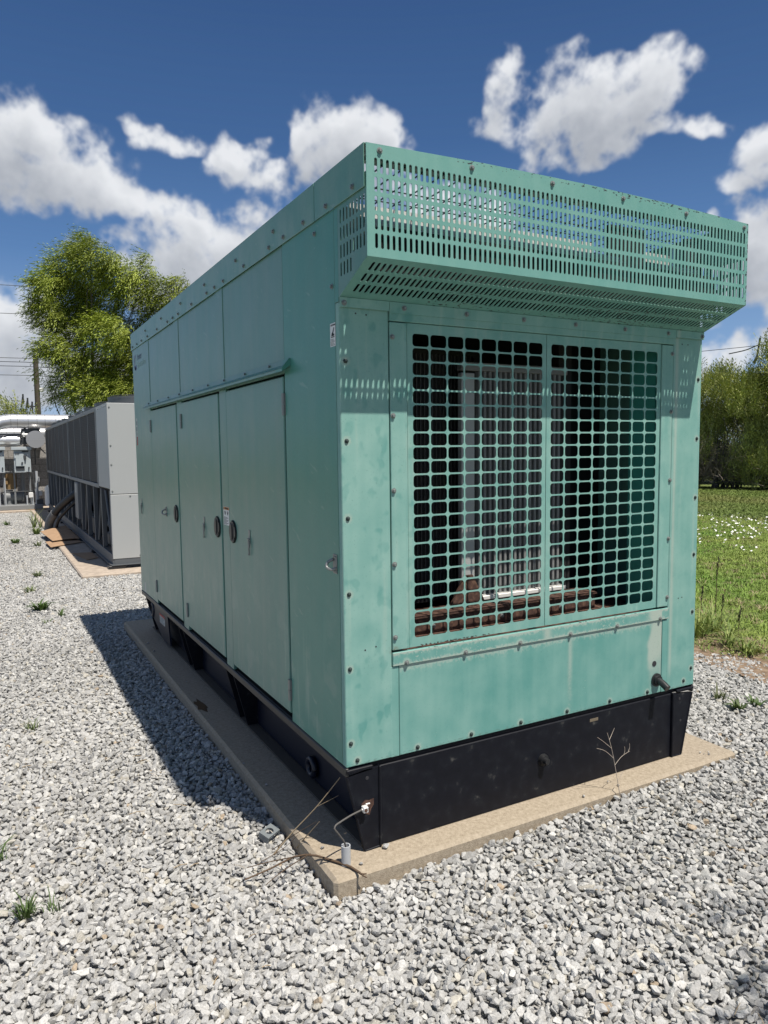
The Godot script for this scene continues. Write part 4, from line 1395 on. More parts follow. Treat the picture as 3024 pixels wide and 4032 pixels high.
# ---------------------------------------------------------------- pump station
func pump_station() -> void:
	var st: SurfaceTool
	var wall := thing("block_wall", "grey concrete block wall behind the pipes and pump boxes", "wall")
	st = sf()
	bx(st, Vector3(-4.0, -0.02, -21.2), Vector3(1.6, 2.26, -21.02))
	obj("mortar_bed", st, M.mortar, wall)
	var blk := sf()
	bx(blk, Vector3(-0.195, -0.095, -0.02), Vector3(0.195, 0.095, 0.012), 0.004)
	var bm := blk.commit()
	for j in 11:
		for i in 14:
			put("block", bm, M.block_grey, wall, front_at(-3.78 + i * 0.4 + (0.2 if j % 2 == 1 else 0.0), 0.08 + j * 0.2, -21.01))
	# insulated pipes
	var pa := thing("insulated_pipe", "big shiny aluminium clad pipe with mitred elbow, topmost over pump boxes", "pipe", Vector3.ZERO, "aluminium clad pipes")
	st = sf()
	tube(st, curve([Vector3(-1.75, 1.35, -19.75), Vector3(-1.18, 1.98, -19.8), Vector3(-0.93, 2.25, -19.85), Vector3(-0.62, 2.375, -19.9), Vector3(-0.3, 2.385, -19.9)], 9) + [Vector3(1.6, 2.385, -19.9)], 0.185, 24)
	obj("cladding", st, M.aluminium, pa)
	for x in [-0.62, -0.50, -0.34, -0.08, 0.14, 0.34, 0.60]:
		st = sf()
		tube(st, [Vector3(x, 2.385, -19.9), Vector3(x + 0.008, 2.385, -19.9)], 0.187, 24)
		obj("seam", st, M.seam, pa)
	for k in 5:
		var q := Vector3(-0.98, 2.20, -19.84) + Vector3(-0.16, -0.175, 0.01) * k
		st = sf()
		tube(st, [q, q + Vector3(-0.009, -0.010, 0)], 0.1885, 24)
		obj("seam", st, M.seam, pa)
	var pb := thing("insulated_pipe", "aluminium clad pipe running behind, just under the topmost pipe", "pipe", Vector3.ZERO, "aluminium clad pipes")
	st = sf()
	tube(st, [Vector3(-2.4, 2.06, -20.5), Vector3(1.2, 2.06, -20.5)], 0.17, 22)
	obj("cladding", st, M.aluminium, pb)
	for x in [-0.60, -0.42, -0.20]:
		st = sf()
		tube(st, [Vector3(x, 2.06, -20.5), Vector3(x + 0.01, 2.06, -20.5)], 0.173, 22)
		obj("seam", st, M.seam, pb)
	var pc := thing("insulated_pipe", "lower aluminium clad pipe that ends at the black valve", "pipe", Vector3.ZERO, "aluminium clad pipes")
	st = sf()
	tube(st, [Vector3(-2.2, 1.86, -20.0), Vector3(-0.30, 1.86, -20.0)], 0.135, 22)
	tube(st, [Vector3(-0.62, 1.86, -20.0), Vector3(-0.36, 1.86, -20.0)], 0.15, 22)
	obj("cladding", st, M.aluminium, pc)
	st = sf()
	tube(st, [Vector3(-2.2, 2.015, -19.95), Vector3(-0.15, 2.015, -19.95)], 0.022, 8)
	tube(st, [Vector3(-0.30, 1.86, -20.0), Vector3(-0.06, 1.86, -20.0)], 0.10, 12)
	tube(st, curve([Vector3(-1.4, 1.70, -19.9), Vector3(-0.6, 1.70, -19.9), Vector3(-0.25, 1.76, -19.85), Vector3(-0.22, 2.0, -19.85), Vector3(-0.06, 2.05, -19.9)], 18), 0.016, 8)
	bx(st, Vector3(-0.26, 2.0, -20.05), Vector3(-0.02, 2.18, -19.9), 0.02)
	bx(st, Vector3(-0.08, 2.06, -20.1), Vector3(0.22, 2.20, -19.95), 0.01)
	tube(st, [Vector3(-0.16, 2.10, -19.95), Vector3(-0.16, 2.34, -19.95)], 0.03, 8)
	obj("valve", st, M.pump_dark, pc)
	st = sf()
	tube(st, [Vector3(-0.24, 2.02, -19.86), Vector3(-0.10, 2.02, -19.86)], 0.035, 10)
	tube(st, [Vector3(-0.2, 1.96, -19.86), Vector3(-0.2, 2.1, -19.86)], 0.028, 10)
	obj("valve_stem", st, M.white_plastic, pc)
	var pd := thing("capped_pipe", "round grey capped pipe end facing forward beside the valve", "pipe")
	st = sf()
	tube(st, [Vector3(0.08, 1.885, -20.95), Vector3(0.08, 1.885, -19.66)], 0.232, 30)
	obj("cladding", st, M.aluminium, pd)
	st = sf()
	tube(st, [Vector3(0.08, 1.885, -19.665), Vector3(0.08, 1.885, -19.64)], 0.236, 30)
	obj("end_cap", st, M.cap_grey, pd)
	st = sf()
	bx(st, Vector3(-0.154, 1.875, -19.642), Vector3(0.314, 1.881, -19.637))
	obj("lap_seam", st, M.steel_grey, pd)
	# control boxes on struts
	for k in 2:
		var ox := 0.0 if k == 0 else -0.64
		var bxn := thing("control_box", "pale grey pump control box nearest the chiller" if k == 0 else "pale grey pump control box cut off by photo's left edge", "control box", Vector3.ZERO, "pump control boxes")
		st = sf()
		bx(st, Vector3(-0.47 + ox, 0.99, -19.98), Vector3(-0.06 + ox, 1.60, -19.78), 0.006)
		obj("cabinet", st, M.box_grey, bxn)
		st = sf()
		bx(st, Vector3(-0.53 + ox, 1.60, -20.0), Vector3(-0.03 + ox, 1.685, -19.70), 0.006)
		obj("rain_hood", st, M.box_grey, bxn)
		st = sf()
		bx(st, Vector3(-0.43 + ox, 1.16, -19.778), Vector3(-0.22 + ox, 1.37, -19.735), 0.004)
		bx(st, Vector3(-0.46 + ox, 1.375, -19.778), Vector3(-0.23 + ox, 1.53, -19.750), 0.004)
		var dr := obj("access_door", st, M.box_grey, bxn)
		st = sf()
		bx(st, Vector3(-0.43 + ox, 1.05, -19.779), Vector3(-0.22 + ox, 1.155, -19.765))
		obj("louvre", st, M.pump_dark, bxn)
		st = sf()
		bx(st, Vector3(-0.235 + ox, 1.34, -19.77), Vector3(-0.17 + ox, 1.46, -19.72), 0.008)
		tube(st, [Vector3(-0.275 + ox, 1.25, -19.735), Vector3(-0.275 + ox, 1.25, -19.71)], 0.024, 10)
		bx(st, Vector3(-0.13 + ox, 1.07, -19.78), Vector3(-0.10 + ox, 1.14, -19.75), 0.004)
		for i in 3:
			tube(st, [Vector3(-0.42 + i * 0.035 + ox, 1.50, -19.75), Vector3(-0.42 + i * 0.035 + ox, 1.50, -19.735)], 0.013, 8)
		bx(st, Vector3(-0.27 + ox, 1.54, -19.78), Vector3(-0.11 + ox, 1.575, -19.765), 0.002)
		obj("switch", st, M.pump_dark, dr)
		put("label", slab(0.03, 0.05), M.white_plastic, bxn, front_at(-0.13 + ox, 1.46, -19.779))
		st = sf()
		bx(st, Vector3(-0.50 + ox, -0.02, -20.02), Vector3(-0.455 + ox, 1.2, -19.985), 0.004)
		bx(st, Vector3(-0.12 + ox, -0.02, -20.02), Vector3(-0.075 + ox, 1.2, -19.985), 0.004)
		bx(st, Vector3(-0.56 + ox, 1.0, -20.0), Vector3(0.06 + ox, 1.03, -19.96), 0.003)
		obj("strut_frame", st, M.steel_shade, bxn)
	# pumps
	var plinth := sf()
	bx(plinth, Vector3(-2.2, -0.02, -20.5), Vector3(0.18, 0.11, -19.62), 0.01)
	tag(obj("pump_plinth", plinth, M.steel_shade), "low dark grey plinth under the pumps", "plinth")
	for k in 2:
		var o := Vector3(-0.56 - k * 0.95, 0, -20.25)
		var p := thing("pump", "tan vertical motor pump between the two control boxes" if k == 0 else "tan motor pump left of the other, behind the cut off box", "pump", o, "pumps under the pipes")
		st = sf()
		tube(st, [Vector3(0, 0.52, 0), Vector3(0, 0.56, 0), Vector3(0, 0.92, 0), Vector3(0, 0.96, 0)], [0.12, 0.14, 0.14, 0.11], 16)
		for i in 8:
			var a := TAU * i / 8.0
			bx(st, Vector3(cos(a) * 0.13 - 0.012, 0.58, sin(a) * 0.13 - 0.012), Vector3(cos(a) * 0.13 + 0.012, 0.90, sin(a) * 0.13 + 0.012), 0.003)
		bx(st, Vector3(-0.19, 0.66, 0.06), Vector3(-0.08, 0.84, 0.18), 0.01)
		obj("motor", st, M.pump_tan, p)
		st = sf()
		tube(st, [Vector3(-0.22, 0.32, 0), Vector3(0.25, 0.32, 0)], 0.125, 14)
		tube(st, [Vector3(-0.05, 0.10, 0), Vector3(-0.05, 0.5, 0)], 0.09, 12)
		tube(st, [Vector3(0.26, 0.32, 0), Vector3(0.30, 0.32, 0)], 0.16, 14)
		tube(st, [Vector3(0.30, 0.30, 0), Vector3(0.30, 1.6, 0)], 0.06, 12)
		obj("casing", st, M.steel_shade, p)
	var pp := thing("conduit_run", "thin grey conduits standing on the plinth before the wall", "conduit")
	for q in [[0.06, 1.02, 0.035], [-0.06, 0.42, 0.022], [-0.20, 0.36, 0.022], [0.045, 0.70, 0.040], [-0.86, 0.55, 0.020], [-0.72, 0.85, 0.016]]:
		st = sf()
		tube(st, [Vector3(q[0], 0.08, -19.75), Vector3(q[0], q[1], -19.75)], q[2], 10)
		obj("pipe", st, M.pvc, pp)
	st = sf()
	tube(st, [Vector3(-0.9, 0.47, -19.8), Vector3(0.2, 0.47, -19.8)], 0.012, 6)
	tube(st, curve([Vector3(-0.22, 1.0, -19.8), Vector3(-0.05, 0.98, -19.75), Vector3(-0.02, 0.7, -19.72), Vector3(0.02, 0.55, -19.72), Vector3(0.12, 0.60, -19.75)], 16), 0.012, 6)
	tube(st, curve([Vector3(0.06, 1.2, -19.9), Vector3(0.06, 1.6, -19.8), Vector3(0.14, 1.68, -19.8), Vector3(0.32, 1.5, -19.9)], 16), 0.016, 6)
	bx(st, Vector3(0.03, 0.10, -19.8), Vector3(0.20, 0.24, -19.68), 0.01)
	obj("cable", st, M.pump_dark, pp)
	st = sf()
	bx(st, Vector3(0.08, 0.72, -19.8), Vector3(0.13, 0.86, -19.74), 0.004)
	tube(st, [Vector3(0.12, 0.34, -19.85), Vector3(0.12, 0.48, -19.85)], 0.07, 10)
	bx(st, Vector3(-0.16, 0.30, -19.72), Vector3(-0.05, 0.44, -19.66), 0.01)
	obj("fitting", st, M.white_plastic, pp)
	st = sf()
	tube(st, [Vector3(0, 0, 0), Vector3(0, 0.05, 0), Vector3(0, 0.48, 0), Vector3(0, 0.56, 0)], [0.10, 0.13, 0.13, 0.06], 18)
	var tank := obj("white_tank", st, M.white_plastic)
	tank.position = Vector3(0.345, 0.08, -19.35)
	tag(tank, "white plastic tank at the far end of the chiller", "tank")

# ---------------------------------------------------------------- trees, poles, field
func spray_mesh(seed_: int, leaves: int, length: float, ll: float, lw: float, spread: float) -> ArrayMesh:
	var r := RandomNumberGenerator.new()
	r.seed = seed_
	var st := sf()
	for i in leaves:
		var t := (i + 0.5) / leaves
		var o := Vector3(0, 0, -length * t) + Vector3(r.randf_range(-1, 1), r.randf_range(-1, 1), r.randf_range(-1, 1)) * 0.05
		var d := Vector3(r.randf_range(-1, 1) * spread, r.randf_range(-1, 0.6) * spread, -1.0).normalized()
		var s := d.cross(Vector3(r.randf_range(-1, 1), 1, r.randf_range(-1, 1))).normalized() * lw * 0.5 * r.randf_range(0.7, 1.2)
		var e := o + d * ll * r.randf_range(0.7, 1.25)
		var m := o.lerp(e, 0.45)
		var n := s.cross(d).normalized()
		if n.y < 0.0:
			n = -n
		n = (n + Vector3(0, 0.25, 0)).normalized()
		for q in [[o, m + s, m - s], [m + s, e, m - s]]:
			tri(st, q[0], q[1], q[2], n)
	return st.commit()

func twig_mesh(seed_: int, length: float) -> ArrayMesh:
	var r := RandomNumberGenerator.new()
	r.seed = seed_
	var st := sf()
	for i in 5:
		var o := Vector3(0, 0, -length * 0.15 * i)
		var d := Vector3(r.randf_range(-0.6, 0.6), r.randf_range(-0.6, 0.6), -1).normalized() * length * 0.5
		tube(st, [o, o + d * 0.5 + Vector3(r.randf_range(-1, 1), r.randf_range(-1, 1), 0) * 0.03, o + d], [0.008, 0.006, 0.003], 3, false)
	return st.commit()

func aim(d: Vector3) -> Basis:
	return Basis.looking_at(d, Vector3.UP if absf(d.y) < 0.95 else Vector3.RIGHT)

# clumps: [right, up, depth, radius]; blow is the way the twigs stream
func tree(called: String, label: String, at: Vector3, clumps: Array, blow: Vector3, per: float, tint: Color, kinds: Array, stems: int, trunk: float, group: String, right := Vector3.RIGHT) -> void:
	var t := thing(called, label, "tree", at, group)
	var back := right.cross(Vector3.UP).normalized()
	var st := sf()
	for i in stems:
		var c: Array = clumps[(i * 7 + 1) % clumps.size()]
		var e: Vector3 = right * c[0] + Vector3.UP * (c[1] - c[3] * 0.1) + back * c[2]
		var spread := 0.55 if trunk < 0.05 else 0.12
		var b := right * rnd(-1, 1) * spread + back * rnd(-1, 1) * spread * 0.6
		var mid := b.lerp(e, 0.5) + Vector3(rnd(-0.3, 0.3), rnd(-0.1, 0.5), rnd(-0.3, 0.3))
		tube(st, curve([b, b.lerp(mid, 0.5) + Vector3(0, 0.2, 0), mid, e], 7), [trunk, trunk * 0.8, trunk * 0.6, trunk * 0.44, trunk * 0.32, trunk * 0.22, trunk * 0.14, trunk * 0.06], 7, false)
	obj("trunk", st, M.bark, t)
	var xfs := []
	var cols := []
	for k in kinds:
		xfs.append([])
		cols.append([])
	for c in clumps:
		var rad: float = c[3]
		var bright := rnd(0.78, 1.18)
		for i in int(per * rad * rad):
			var u := Vector3(rnd(-1, 1), rnd(-1, 1), rnd(-1, 1))
			while u.length() > 1.0:
				u = Vector3(rnd(-1, 1), rnd(-1, 1), rnd(-1, 1))
			u = u.normalized() * pow(u.length(), 0.6)
			var p: Vector3 = right * (c[0] + u.x * rad * 1.05) + Vector3.UP * (c[1] + u.y * rad * 0.9) + back * (c[2] + u.z * rad)
			var d := (blow + Vector3(rnd(-1, 1), rnd(-1, 1), rnd(-1, 1)) * 0.5 + (right * u.x + Vector3.UP * u.y) * 0.35).normalized()
			var k := rng.randi() % kinds.size()
			var v := bright * rnd(0.75, 1.25)
			xfs[k].append(Transform3D(aim(d).scaled(Vector3.ONE * rnd(0.75, 1.3)), p))
			var y := rnd(-0.015, 0.02)
			cols[k].append(Color(maxf(0.01, (tint.r + y) * v), maxf(0.01, (tint.g + y * 0.6) * v), maxf(0.004, tint.b * v)))
	for k in kinds.size():
		many("crown", kinds[k], M.leaf, xfs[k], cols[k], t)

func background() -> void:
	var willow := [spray_mesh(1, 15, 0.65, 0.13, 0.030, 0.45), spray_mesh(2, 15, 0.75, 0.14, 0.028, 0.5), spray_mesh(3, 13, 0.55, 0.12, 0.032, 0.6)]
	var cl := []
	for p in [[700, 290, 90], [740, 230, 45], [620, 430, 150], [790, 420, 170], [980, 500, 150], [480, 560, 110], [650, 640, 200], [860, 680, 190], [1130, 600, 140], [1230, 440, 70], [1225, 340, 40], [1350, 610, 120], [1480, 530, 70], [380, 600, 70], [335, 640, 34], [420, 830, 120], [600, 880, 160], [850, 950, 170], [1050, 900, 150], [370, 760, 60], [440, 1080, 100], [600, 1150, 140], [800, 1230, 200], [1000, 1230, 170], [540, 1330, 100], [700, 1400, 120], [900, 1400, 170], [1080, 1400, 140], [350, 1100, 50], [340, 1240, 26], [470, 1440, 45], [620, 1480, 60], [1250, 1100, 250], [1400, 800, 200], [1300, 1400, 200]]:
		cl.append([(p[0] - 665) * 0.0051, (1895 - p[1]) * 0.0056 + 1.45, rnd(-1.2, 1.2), p[2] * 0.0051])
	tree("willow_tree", "tall wind blown willow tree behind the chiller", Vector3(2.85, 0, -32.4), cl, Vector3(-0.70, -0.42, 0.1), 950.0, Color(0.245, 0.30, 0.040), willow, 14, 0.085, "")
	cl = []
	for p in [[-3.2, 3.2, 1.5], [-1.6, 4.4, 0.9], [-1.1, 5.4, 0.45], [-0.4, 3.2, 1.3], [0.9, 2.8, 0.9], [-2.2, 2.0, 1.6], [0.4, 1.6, 1.4], [1.8, 1.8, 0.7], [-4.5, 2.5, 1.8]]:
		cl.append([p[0], p[1], rnd(-0.8, 0.8), p[2]])
	tree("willow_tree", "smaller wispy willow at the photo's left edge above the pipes", Vector3(-0.4, 0, -38.5), cl, Vector3(-0.5, 0.25, 0.1), 420.0, Color(0.24, 0.27, 0.045), willow, 9, 0.07, "")
	# bushes at the far side of the lawn: many upright stems, spring leaves
	var spring := [spray_mesh(11, 14, 0.60, 0.10, 0.026, 0.6), spray_mesh(12, 12, 0.70, 0.09, 0.024, 0.7), spray_mesh(13, 15, 0.5, 0.10, 0.028, 0.8)]
	var rv := Vector3(0.515, 0, 0.857)       # along the edge of the lawn
	var spots := [[0.35, 0.3, 4.5, "bushy yellow green tree right beside the generator's far edge"], [2.1, -0.2, 5.5, "tallest feathery tree at the lawn's far side with bare upper twigs"], [3.9, 0.5, 4.6, "rounded yellow green tree at the photo's right edge"], [6.3, 0.0, 5.6, "yellow green tree just outside the right edge"], [-2.0, 0.4, 5.4, "yellow green tree hidden behind the generator's right side"]]
	for s in spots:
		cl = []
		var h: float = s[2]
		for i in 21:
			var y := rnd(0.05, 0.80) * h
			var w := 1.35 * (1.0 - pow(absf(y / h - 0.42), 1.4) * 1.3)
			cl.append([rnd(-w, w), y, rnd(-1.0, 1.0), rnd(0.30, 0.62)])
		for i in 9:
			var a := rnd(-0.75, 0.75)
			cl.append([a, h * rnd(0.80, 0.97) - absf(a) * 0.8, rnd(-0.3, 0.3), rnd(0.14, 0.26)])
		tree("spring_tree", s[3], Vector3(22.9, -0.1, -15.6) + rv * s[0] + Vector3(0.857, 0, -0.515) * s[1], cl, Vector3(0.05, 0.75, 0.1), 850.0, Color(0.31, 0.345, 0.095), spring, 22, 0.040, "spring trees along the far side of the lawn", rv)
	# tangled brush, and a darker thicket behind
	var brush := [twig_mesh(3, 1.0), twig_mesh(4, 1.3)]
	var xfs := [[], []]
	for i in 2600:
		var k := i % 2
		var p := Vector3(22.6, 0, -15.6) + rv * rnd(-5, 9) + Vector3(0.857, 0, -0.515) * rnd(-0.4, 2.2)
		p.y = rnd(0.0, 1.5) * rnd(0.2, 1.0)
		xfs[k].append(Transform3D(aim(Vector3(rnd(-1, 1), rnd(0.0, 1.1), rnd(-1, 1)).normalized()), p))
	var br := thing("brush_thicket", "tangle of bare grey brown brush under the trees beyond the lawn", "brush")
	br.set_meta("kind", "stuff")
	for k in 2:
		many("twigs", brush[k], mat("brush_%d" % k, lin(0.28, 0.24, 0.19), 0.95), xfs[k], [], br)
	xfs = [[], [], []]
	var cols := [[], [], []]
	for i in 24000:
		var k := i % 3
		var q := rnd(-34, 18)
		var p := Vector3(26.0, 0, -18.0) + rv * q + Vector3(0.857, 0, -0.515) * rnd(0, 3.0)
		p.y = pow(rng.randf(), 0.8) * (2.6 + 0.6 * sin(q * 1.3) + 0.4 * sin(q * 3.1))
		xfs[k].append(Transform3D(aim(Vector3(rnd(-1, 1), rnd(-0.2, 1.0), rnd(-1, 1)).normalized()).scaled(Vector3.ONE * rnd(1.2, 1.9)), p))
		var v := rnd(0.6, 1.2)
		cols[k].append(Color(0.24 * v, 0.26 * v, 0.085 * v))
	var th := thing("far_thicket", "darker green thicket standing behind the lawn trees", "thicket")
	th.set_meta("kind", "stuff")
	for k in 3:
		many("leaves", spring[k], M.leaf, xfs[k], cols[k], th)
	var log_ := sf()
	tube(log_, curve([Vector3(0, 0.10, 0), Vector3(0.25, 0.45, 0.1), Vector3(0.35, 0.62, 0.15)], 6), [0.12, 0.11, 0.11, 0.10, 0.10, 0.09, 0.08], 9)
	tube(log_, [Vector3(0.3, 0.08, 0.2), Vector3(1.3, 0.14, 0.8)], [0.11, 0.09], 9)
	var lg := obj("fallen_log", log_, M.pale_twig)
	lg.position = Vector3(23.35, 0, -14.55)
	tag(lg, "pale broken log lying at the foot of the trees, right", "log")
	# poles and wires
	var pole := thing("utility_pole", "weathered wooden utility pole behind the pump station", "utility pole", Vector3(1.52, 0, -42.6))
	var st := sf()
	tube(st, [Vector3(0, -0.2, 0), Vector3(0, 6.9, 0)], [0.17, 0.13], 12)
	obj("pole", st, M.pole_wood, pole)
	st = sf()
	for k in 3:
		tube(st, curve([Vector3(-0.75 + k * 0.22, 4.6 - k * 0.2, 0), Vector3(-0.85 + k * 0.2, 3.6, 0), Vector3(-0.55, 2.9, 0), Vector3(-0.12, 2.3, 0)], 12), 0.028, 6)
		tube(st, [Vector3(-0.72 + k * 0.22, 4.2 - k * 0.2, 0), Vector3(-0.72 + k * 0.22, 4.75 - k * 0.2, 0)], 0.05, 6)
	bx(st, Vector3(-0.6, 4.05, -0.04), Vector3(0.1, 4.12, 0.04))
	obj("cable_drop", st, M.wire, pole)
	st = sf()
	bx(st, Vector3(0.10, 4.9, 0.0), Vector3(0.32, 5.1, 0.2), 0.03)
	obj("lamp_box", st, M.white_plastic, pole)
	for k in 6:
		var y: float = [6.62, 6.42, 6.20, 5.72, 10.6, 9.1][k]
		st = sf()
		var a := []
		for i in 13:
			var u := i / 12.0
			a.append(Vector3(-30.0 + u * 62.0, y + 0.10 * sin(u * 3.0) - 0.7 * sin(fmod(u * 2.0, 1.0) * PI) * (0.25 if k < 4 else 0.5), -42.75 - k * 0.1))
		tube(st, a, 0.016, 5, false)
		tag(obj("overhead_wire", st, M.wire), ["topmost of the four close wires at the left pole", "second of the four close wires at the left pole", "third of the four close wires at the left pole", "lowest wire crossing the left utility pole", "highest thin wire crossing the left clouds", "thin wire crossing the left clouds, below the highest"][k], "wire", "overhead wires on the left")
	st = sf()
	var wr := []
	for i in 15:
		var u := i / 14.0
		wr.append(Vector3(30, 0, -31) + rv * (-14.0 + u * 36.0) + Vector3(0, 6.9 - 0.55 * sin(u * PI) + u * 0.5, 0))
	tube(st, wr, 0.016, 5, false)
	tag(obj("overhead_wire", st, M.wire), "thin dark wire passing over the trees on the right", "wire")
	var rp := thing("utility_pole", "dark pole hardware at the right edge above the trees", "utility pole", Vector3(39.4, 0, -24.4))
	st = sf()
	tube(st, [Vector3(0, 0, 0), Vector3(0, 8.2, 0)], [0.17, 0.13], 10)
	obj("pole", st, M.pole_wood, rp)
	st = sf()
	tube(st, curve([Vector3(0, 7.0, 0), rv * -0.7 + Vector3(0, 7.35, 0), rv * -1.5 + Vector3(0, 7.1, 0), rv * -2.4 + Vector3(0, 6.95, 0)], 10), 0.035, 6)
	tube(st, [rv * -0.9 + Vector3(0, 6.6, 0), rv * -0.75 + Vector3(0, 7.75, 0)], 0.06, 6)
	tube(st, [rv * -1.05 + Vector3(0, 6.3, 0), rv * -0.85 + Vector3(0, 6.7, 0)], 0.09, 6)
	obj("insulator_arm", st, M.wire, rp)
	field()

func tuft(seed_: int, blades: int, h: float, w: float, lean: float) -> ArrayMesh:
	var r := RandomNumberGenerator.new()
	r.seed = seed_
	var st := sf()
	for i in blades:
		var a := r.randf_range(0, TAU)
		var o := Vector3(cos(a), 0, sin(a)) * r.randf_range(0, 0.03)
		var d := Vector3(cos(a + r.randf_range(-1, 1)), 0, sin(a + r.randf_range(-1, 1)))
		var hh := h * r.randf_range(0.5, 1.15)
		var l := lean * r.randf_range(0.4, 1.4)
		var s := Vector3(-d.z, 0, d.x) * w * 0.5
		var p1 := o + Vector3(0, hh * 0.55, 0) + d * l * hh * 0.30
		var p2 := o + Vector3(0, hh * (1.0 - 0.3 * l), 0) + d * l * hh * 0.9
		var n := (d * -0.4 + Vector3(0, 0.8, 0)).normalized()
		tri(st, o - s, o + s, p1 + s * 0.8, n)
		tri(st, o - s, p1 + s * 0.8, p1 - s * 0.8, n)
		tri(st, p1 - s * 0.8, p1 + s * 0.8, p2, n)
	return st.commit()

func field() -> void:
	var kinds := [tuft(1, 12, 0.065, 0.007, 1.0), tuft(2, 12, 0.08, 0.007, 1.2), tuft(3, 14, 0.055, 0.009, 1.3)]
	var tall := [tuft(4, 16, 0.10, 0.010, 1.2), tuft(5, 16, 0.085, 0.011, 1.4)]
	var edge := noise(13, 0.25, 3)
	var patch := noise(19, 0.12, 4)
	var xfs := [[], [], []]
	var cols := [[], [], []]
	var x := 3.6
	while x < 13.0:
		var z := -13.0
		while z < 3.0:
			var p := Vector3(x + rnd(-0.04, 0.04), -0.095, z + rnd(-0.04, 0.04))
			var lim := 3.80 + 0.30 * edge.get_noise_1d(p.z * 6.0 + 40.0) + 0.25 * patch.get_noise_2d(p.x * 9.0, p.z * 9.0)
			if p.x > lim and (p.x < 8.0 or p.z < 0.5):
				var k := rng.randi() % 3
				var q := patch.get_noise_2d(p.x * 4.0, p.z * 4.0)
				var v := rnd(0.75, 1.25)
				var c := Color(0.135, 0.235, 0.030).lerp(Color(0.215, 0.275, 0.055), clampf(0.5 + q, 0, 1)) * v
				if rng.randf() < 0.10 + 0.35 * smoothstep(4.6, 3.9, p.x):
					c = Color(0.26, 0.215, 0.12) * v
				xfs[k].append(Transform3D(Basis(Vector3.UP, rnd(0, TAU)).scaled(Vector3.ONE * rnd(0.7, 1.3)), p))
				cols[k].append(c)
			z += 0.062
		x += 0.062
	var g := thing("lawn_grass", "short green lawn grass on the right with dry straw near the gravel", "grass")
	g.set_meta("kind", "stuff")
	for k in 3:
		many("blades", kinds[k], M.blade, xfs[k], cols[k], g)
	xfs = [[], []]
	cols = [[], []]
	x = 8.0
	while x < 34.0:
		var z := -30.0
		while z < 6.0:
			var p := Vector3(x + rnd(-0.1, 0.1), -0.13, z + rnd(-0.1, 0.1))
			var far := (p - Vector3(22.9, 0, -15.6)).dot(Vector3(0.857, 0, -0.515))
			if far < 0.8 and not (p.x < 12.9 and p.z > -12.9):
				var k := rng.randi() % 2
				var q := patch.get_noise_2d(p.x * 1.6, p.z * 1.6)
				var v := rnd(0.8, 1.2)
				xfs[k].append(Transform3D(Basis(Vector3.UP, rnd(0, TAU)).scaled(Vector3(1.5, rnd(0.8, 1.3), 1.5)), p))
				cols[k].append(Color(0.115, 0.165, 0.03).lerp(Color(0.18, 0.185, 0.055), clampf(0.5 + q * 1.3, 0, 1)) * v)
			z += 0.14
		x += 0.14
	g = thing("meadow_grass", "farther mown grass reaching to the trees on the right", "grass")
	g.set_meta("kind", "stuff")
	for k in 2:
		many("blades", tall[k], M.blade, xfs[k], cols[k], g)
	# white blossoms in the lawn
	var st := sf()
	for i in 5:
		var a := TAU * i / 5.0
		var d := Vector3(cos(a), 0.25, sin(a)) * 0.018
		var s := Vector3(-sin(a), 0, cos(a)) * 0.010
		tri(st, Vector3.ZERO, d * 0.7 + s, d * 0.7 - s, Vector3.UP)
		tri(st, d * 0.7 + s, d * 1.1, d * 0.7 - s, Vector3.UP)
	var fl := st.commit()
	var fx := []
	for i in 2600:
		var p := Vector3(rnd(6.8, 15.5), -0.03, rnd(-11.5, -0.5))
		var along := (p - Vector3(11.0, 0, -7.0)).dot(Vector3(0.857, 0, -0.515))
		if absf(along + 0.7) > 2.9 or patch.get_noise_2d(p.x * 9.0, p.z * 9.0) < -0.05:
			continue
		for k in rng.randi_range(1, 3):
			fx.append(Transform3D(Basis(Vector3.UP, rnd(0, TAU)) * Basis(Vector3.RIGHT, rnd(-0.9, 0.9)) * Basis(Vector3.BACK, rnd(-0.9, 0.9)).scaled(Vector3.ONE * rnd(0.65, 1.15)), p + Vector3(rnd(-0.06, 0.06), rnd(0.0, 0.10), rnd(-0.06, 0.06))))
	var f := thing("white_blossoms", "white flowers scattered in a band across the lawn", "flowers")
	f.set_meta("kind", "stuff")
	many("blossoms", fl, M.petal, fx, [], f)

# ---------------------------------------------------------------- weeds, stems and small things
func weed(label: String, at: Vector2, seed_: int, blades: int, h: float, w: float, lean: float, col: Color) -> void:
	var y := level(at.x, at.y) if at.x < 3.5 else -0.09
	var t := thing("weed", label, "weed", Vector3(at.x, y, at.y), "weeds growing in the gravel")
	var r := RandomNumberGenerator.new()
	r.seed = seed_
	for k in 3:
		var m := mat("weed_%d_%d" % [seed_, k], (col * r.randf_range(0.75, 1.3)).linear_to_srgb(), 0.6)
		m.albedo_color.a = 1.0
		m.cull_mode = BaseMaterial3D.CULL_DISABLED
		m.backlight_enabled = true
		m.backlight = lin(0.03, 0.05, 0.01)
		var o := obj("leaves", tuft(seed_ * 7 + k, blades / 3, h * r.randf_range(0.7, 1.2), w, lean), m, t)
		o.position = Vector3(r.randf_range(-1, 1), 0, r.randf_range(-1, 1)) * h * 0.22

func stems(called: String, label: String, category: String, runs: Array, m: Material) -> Node3D:
	var t := thing(called, label, category)
	for q in runs:
		var st := sf()
		var path := curve(q[0], 10)
		var rr := []
		for i in 11:
			rr.append(lerpf(q[1], q[2], i / 10.0))
		tube(st, path, rr, 6)
		obj("stem", st, m, t)
	return t

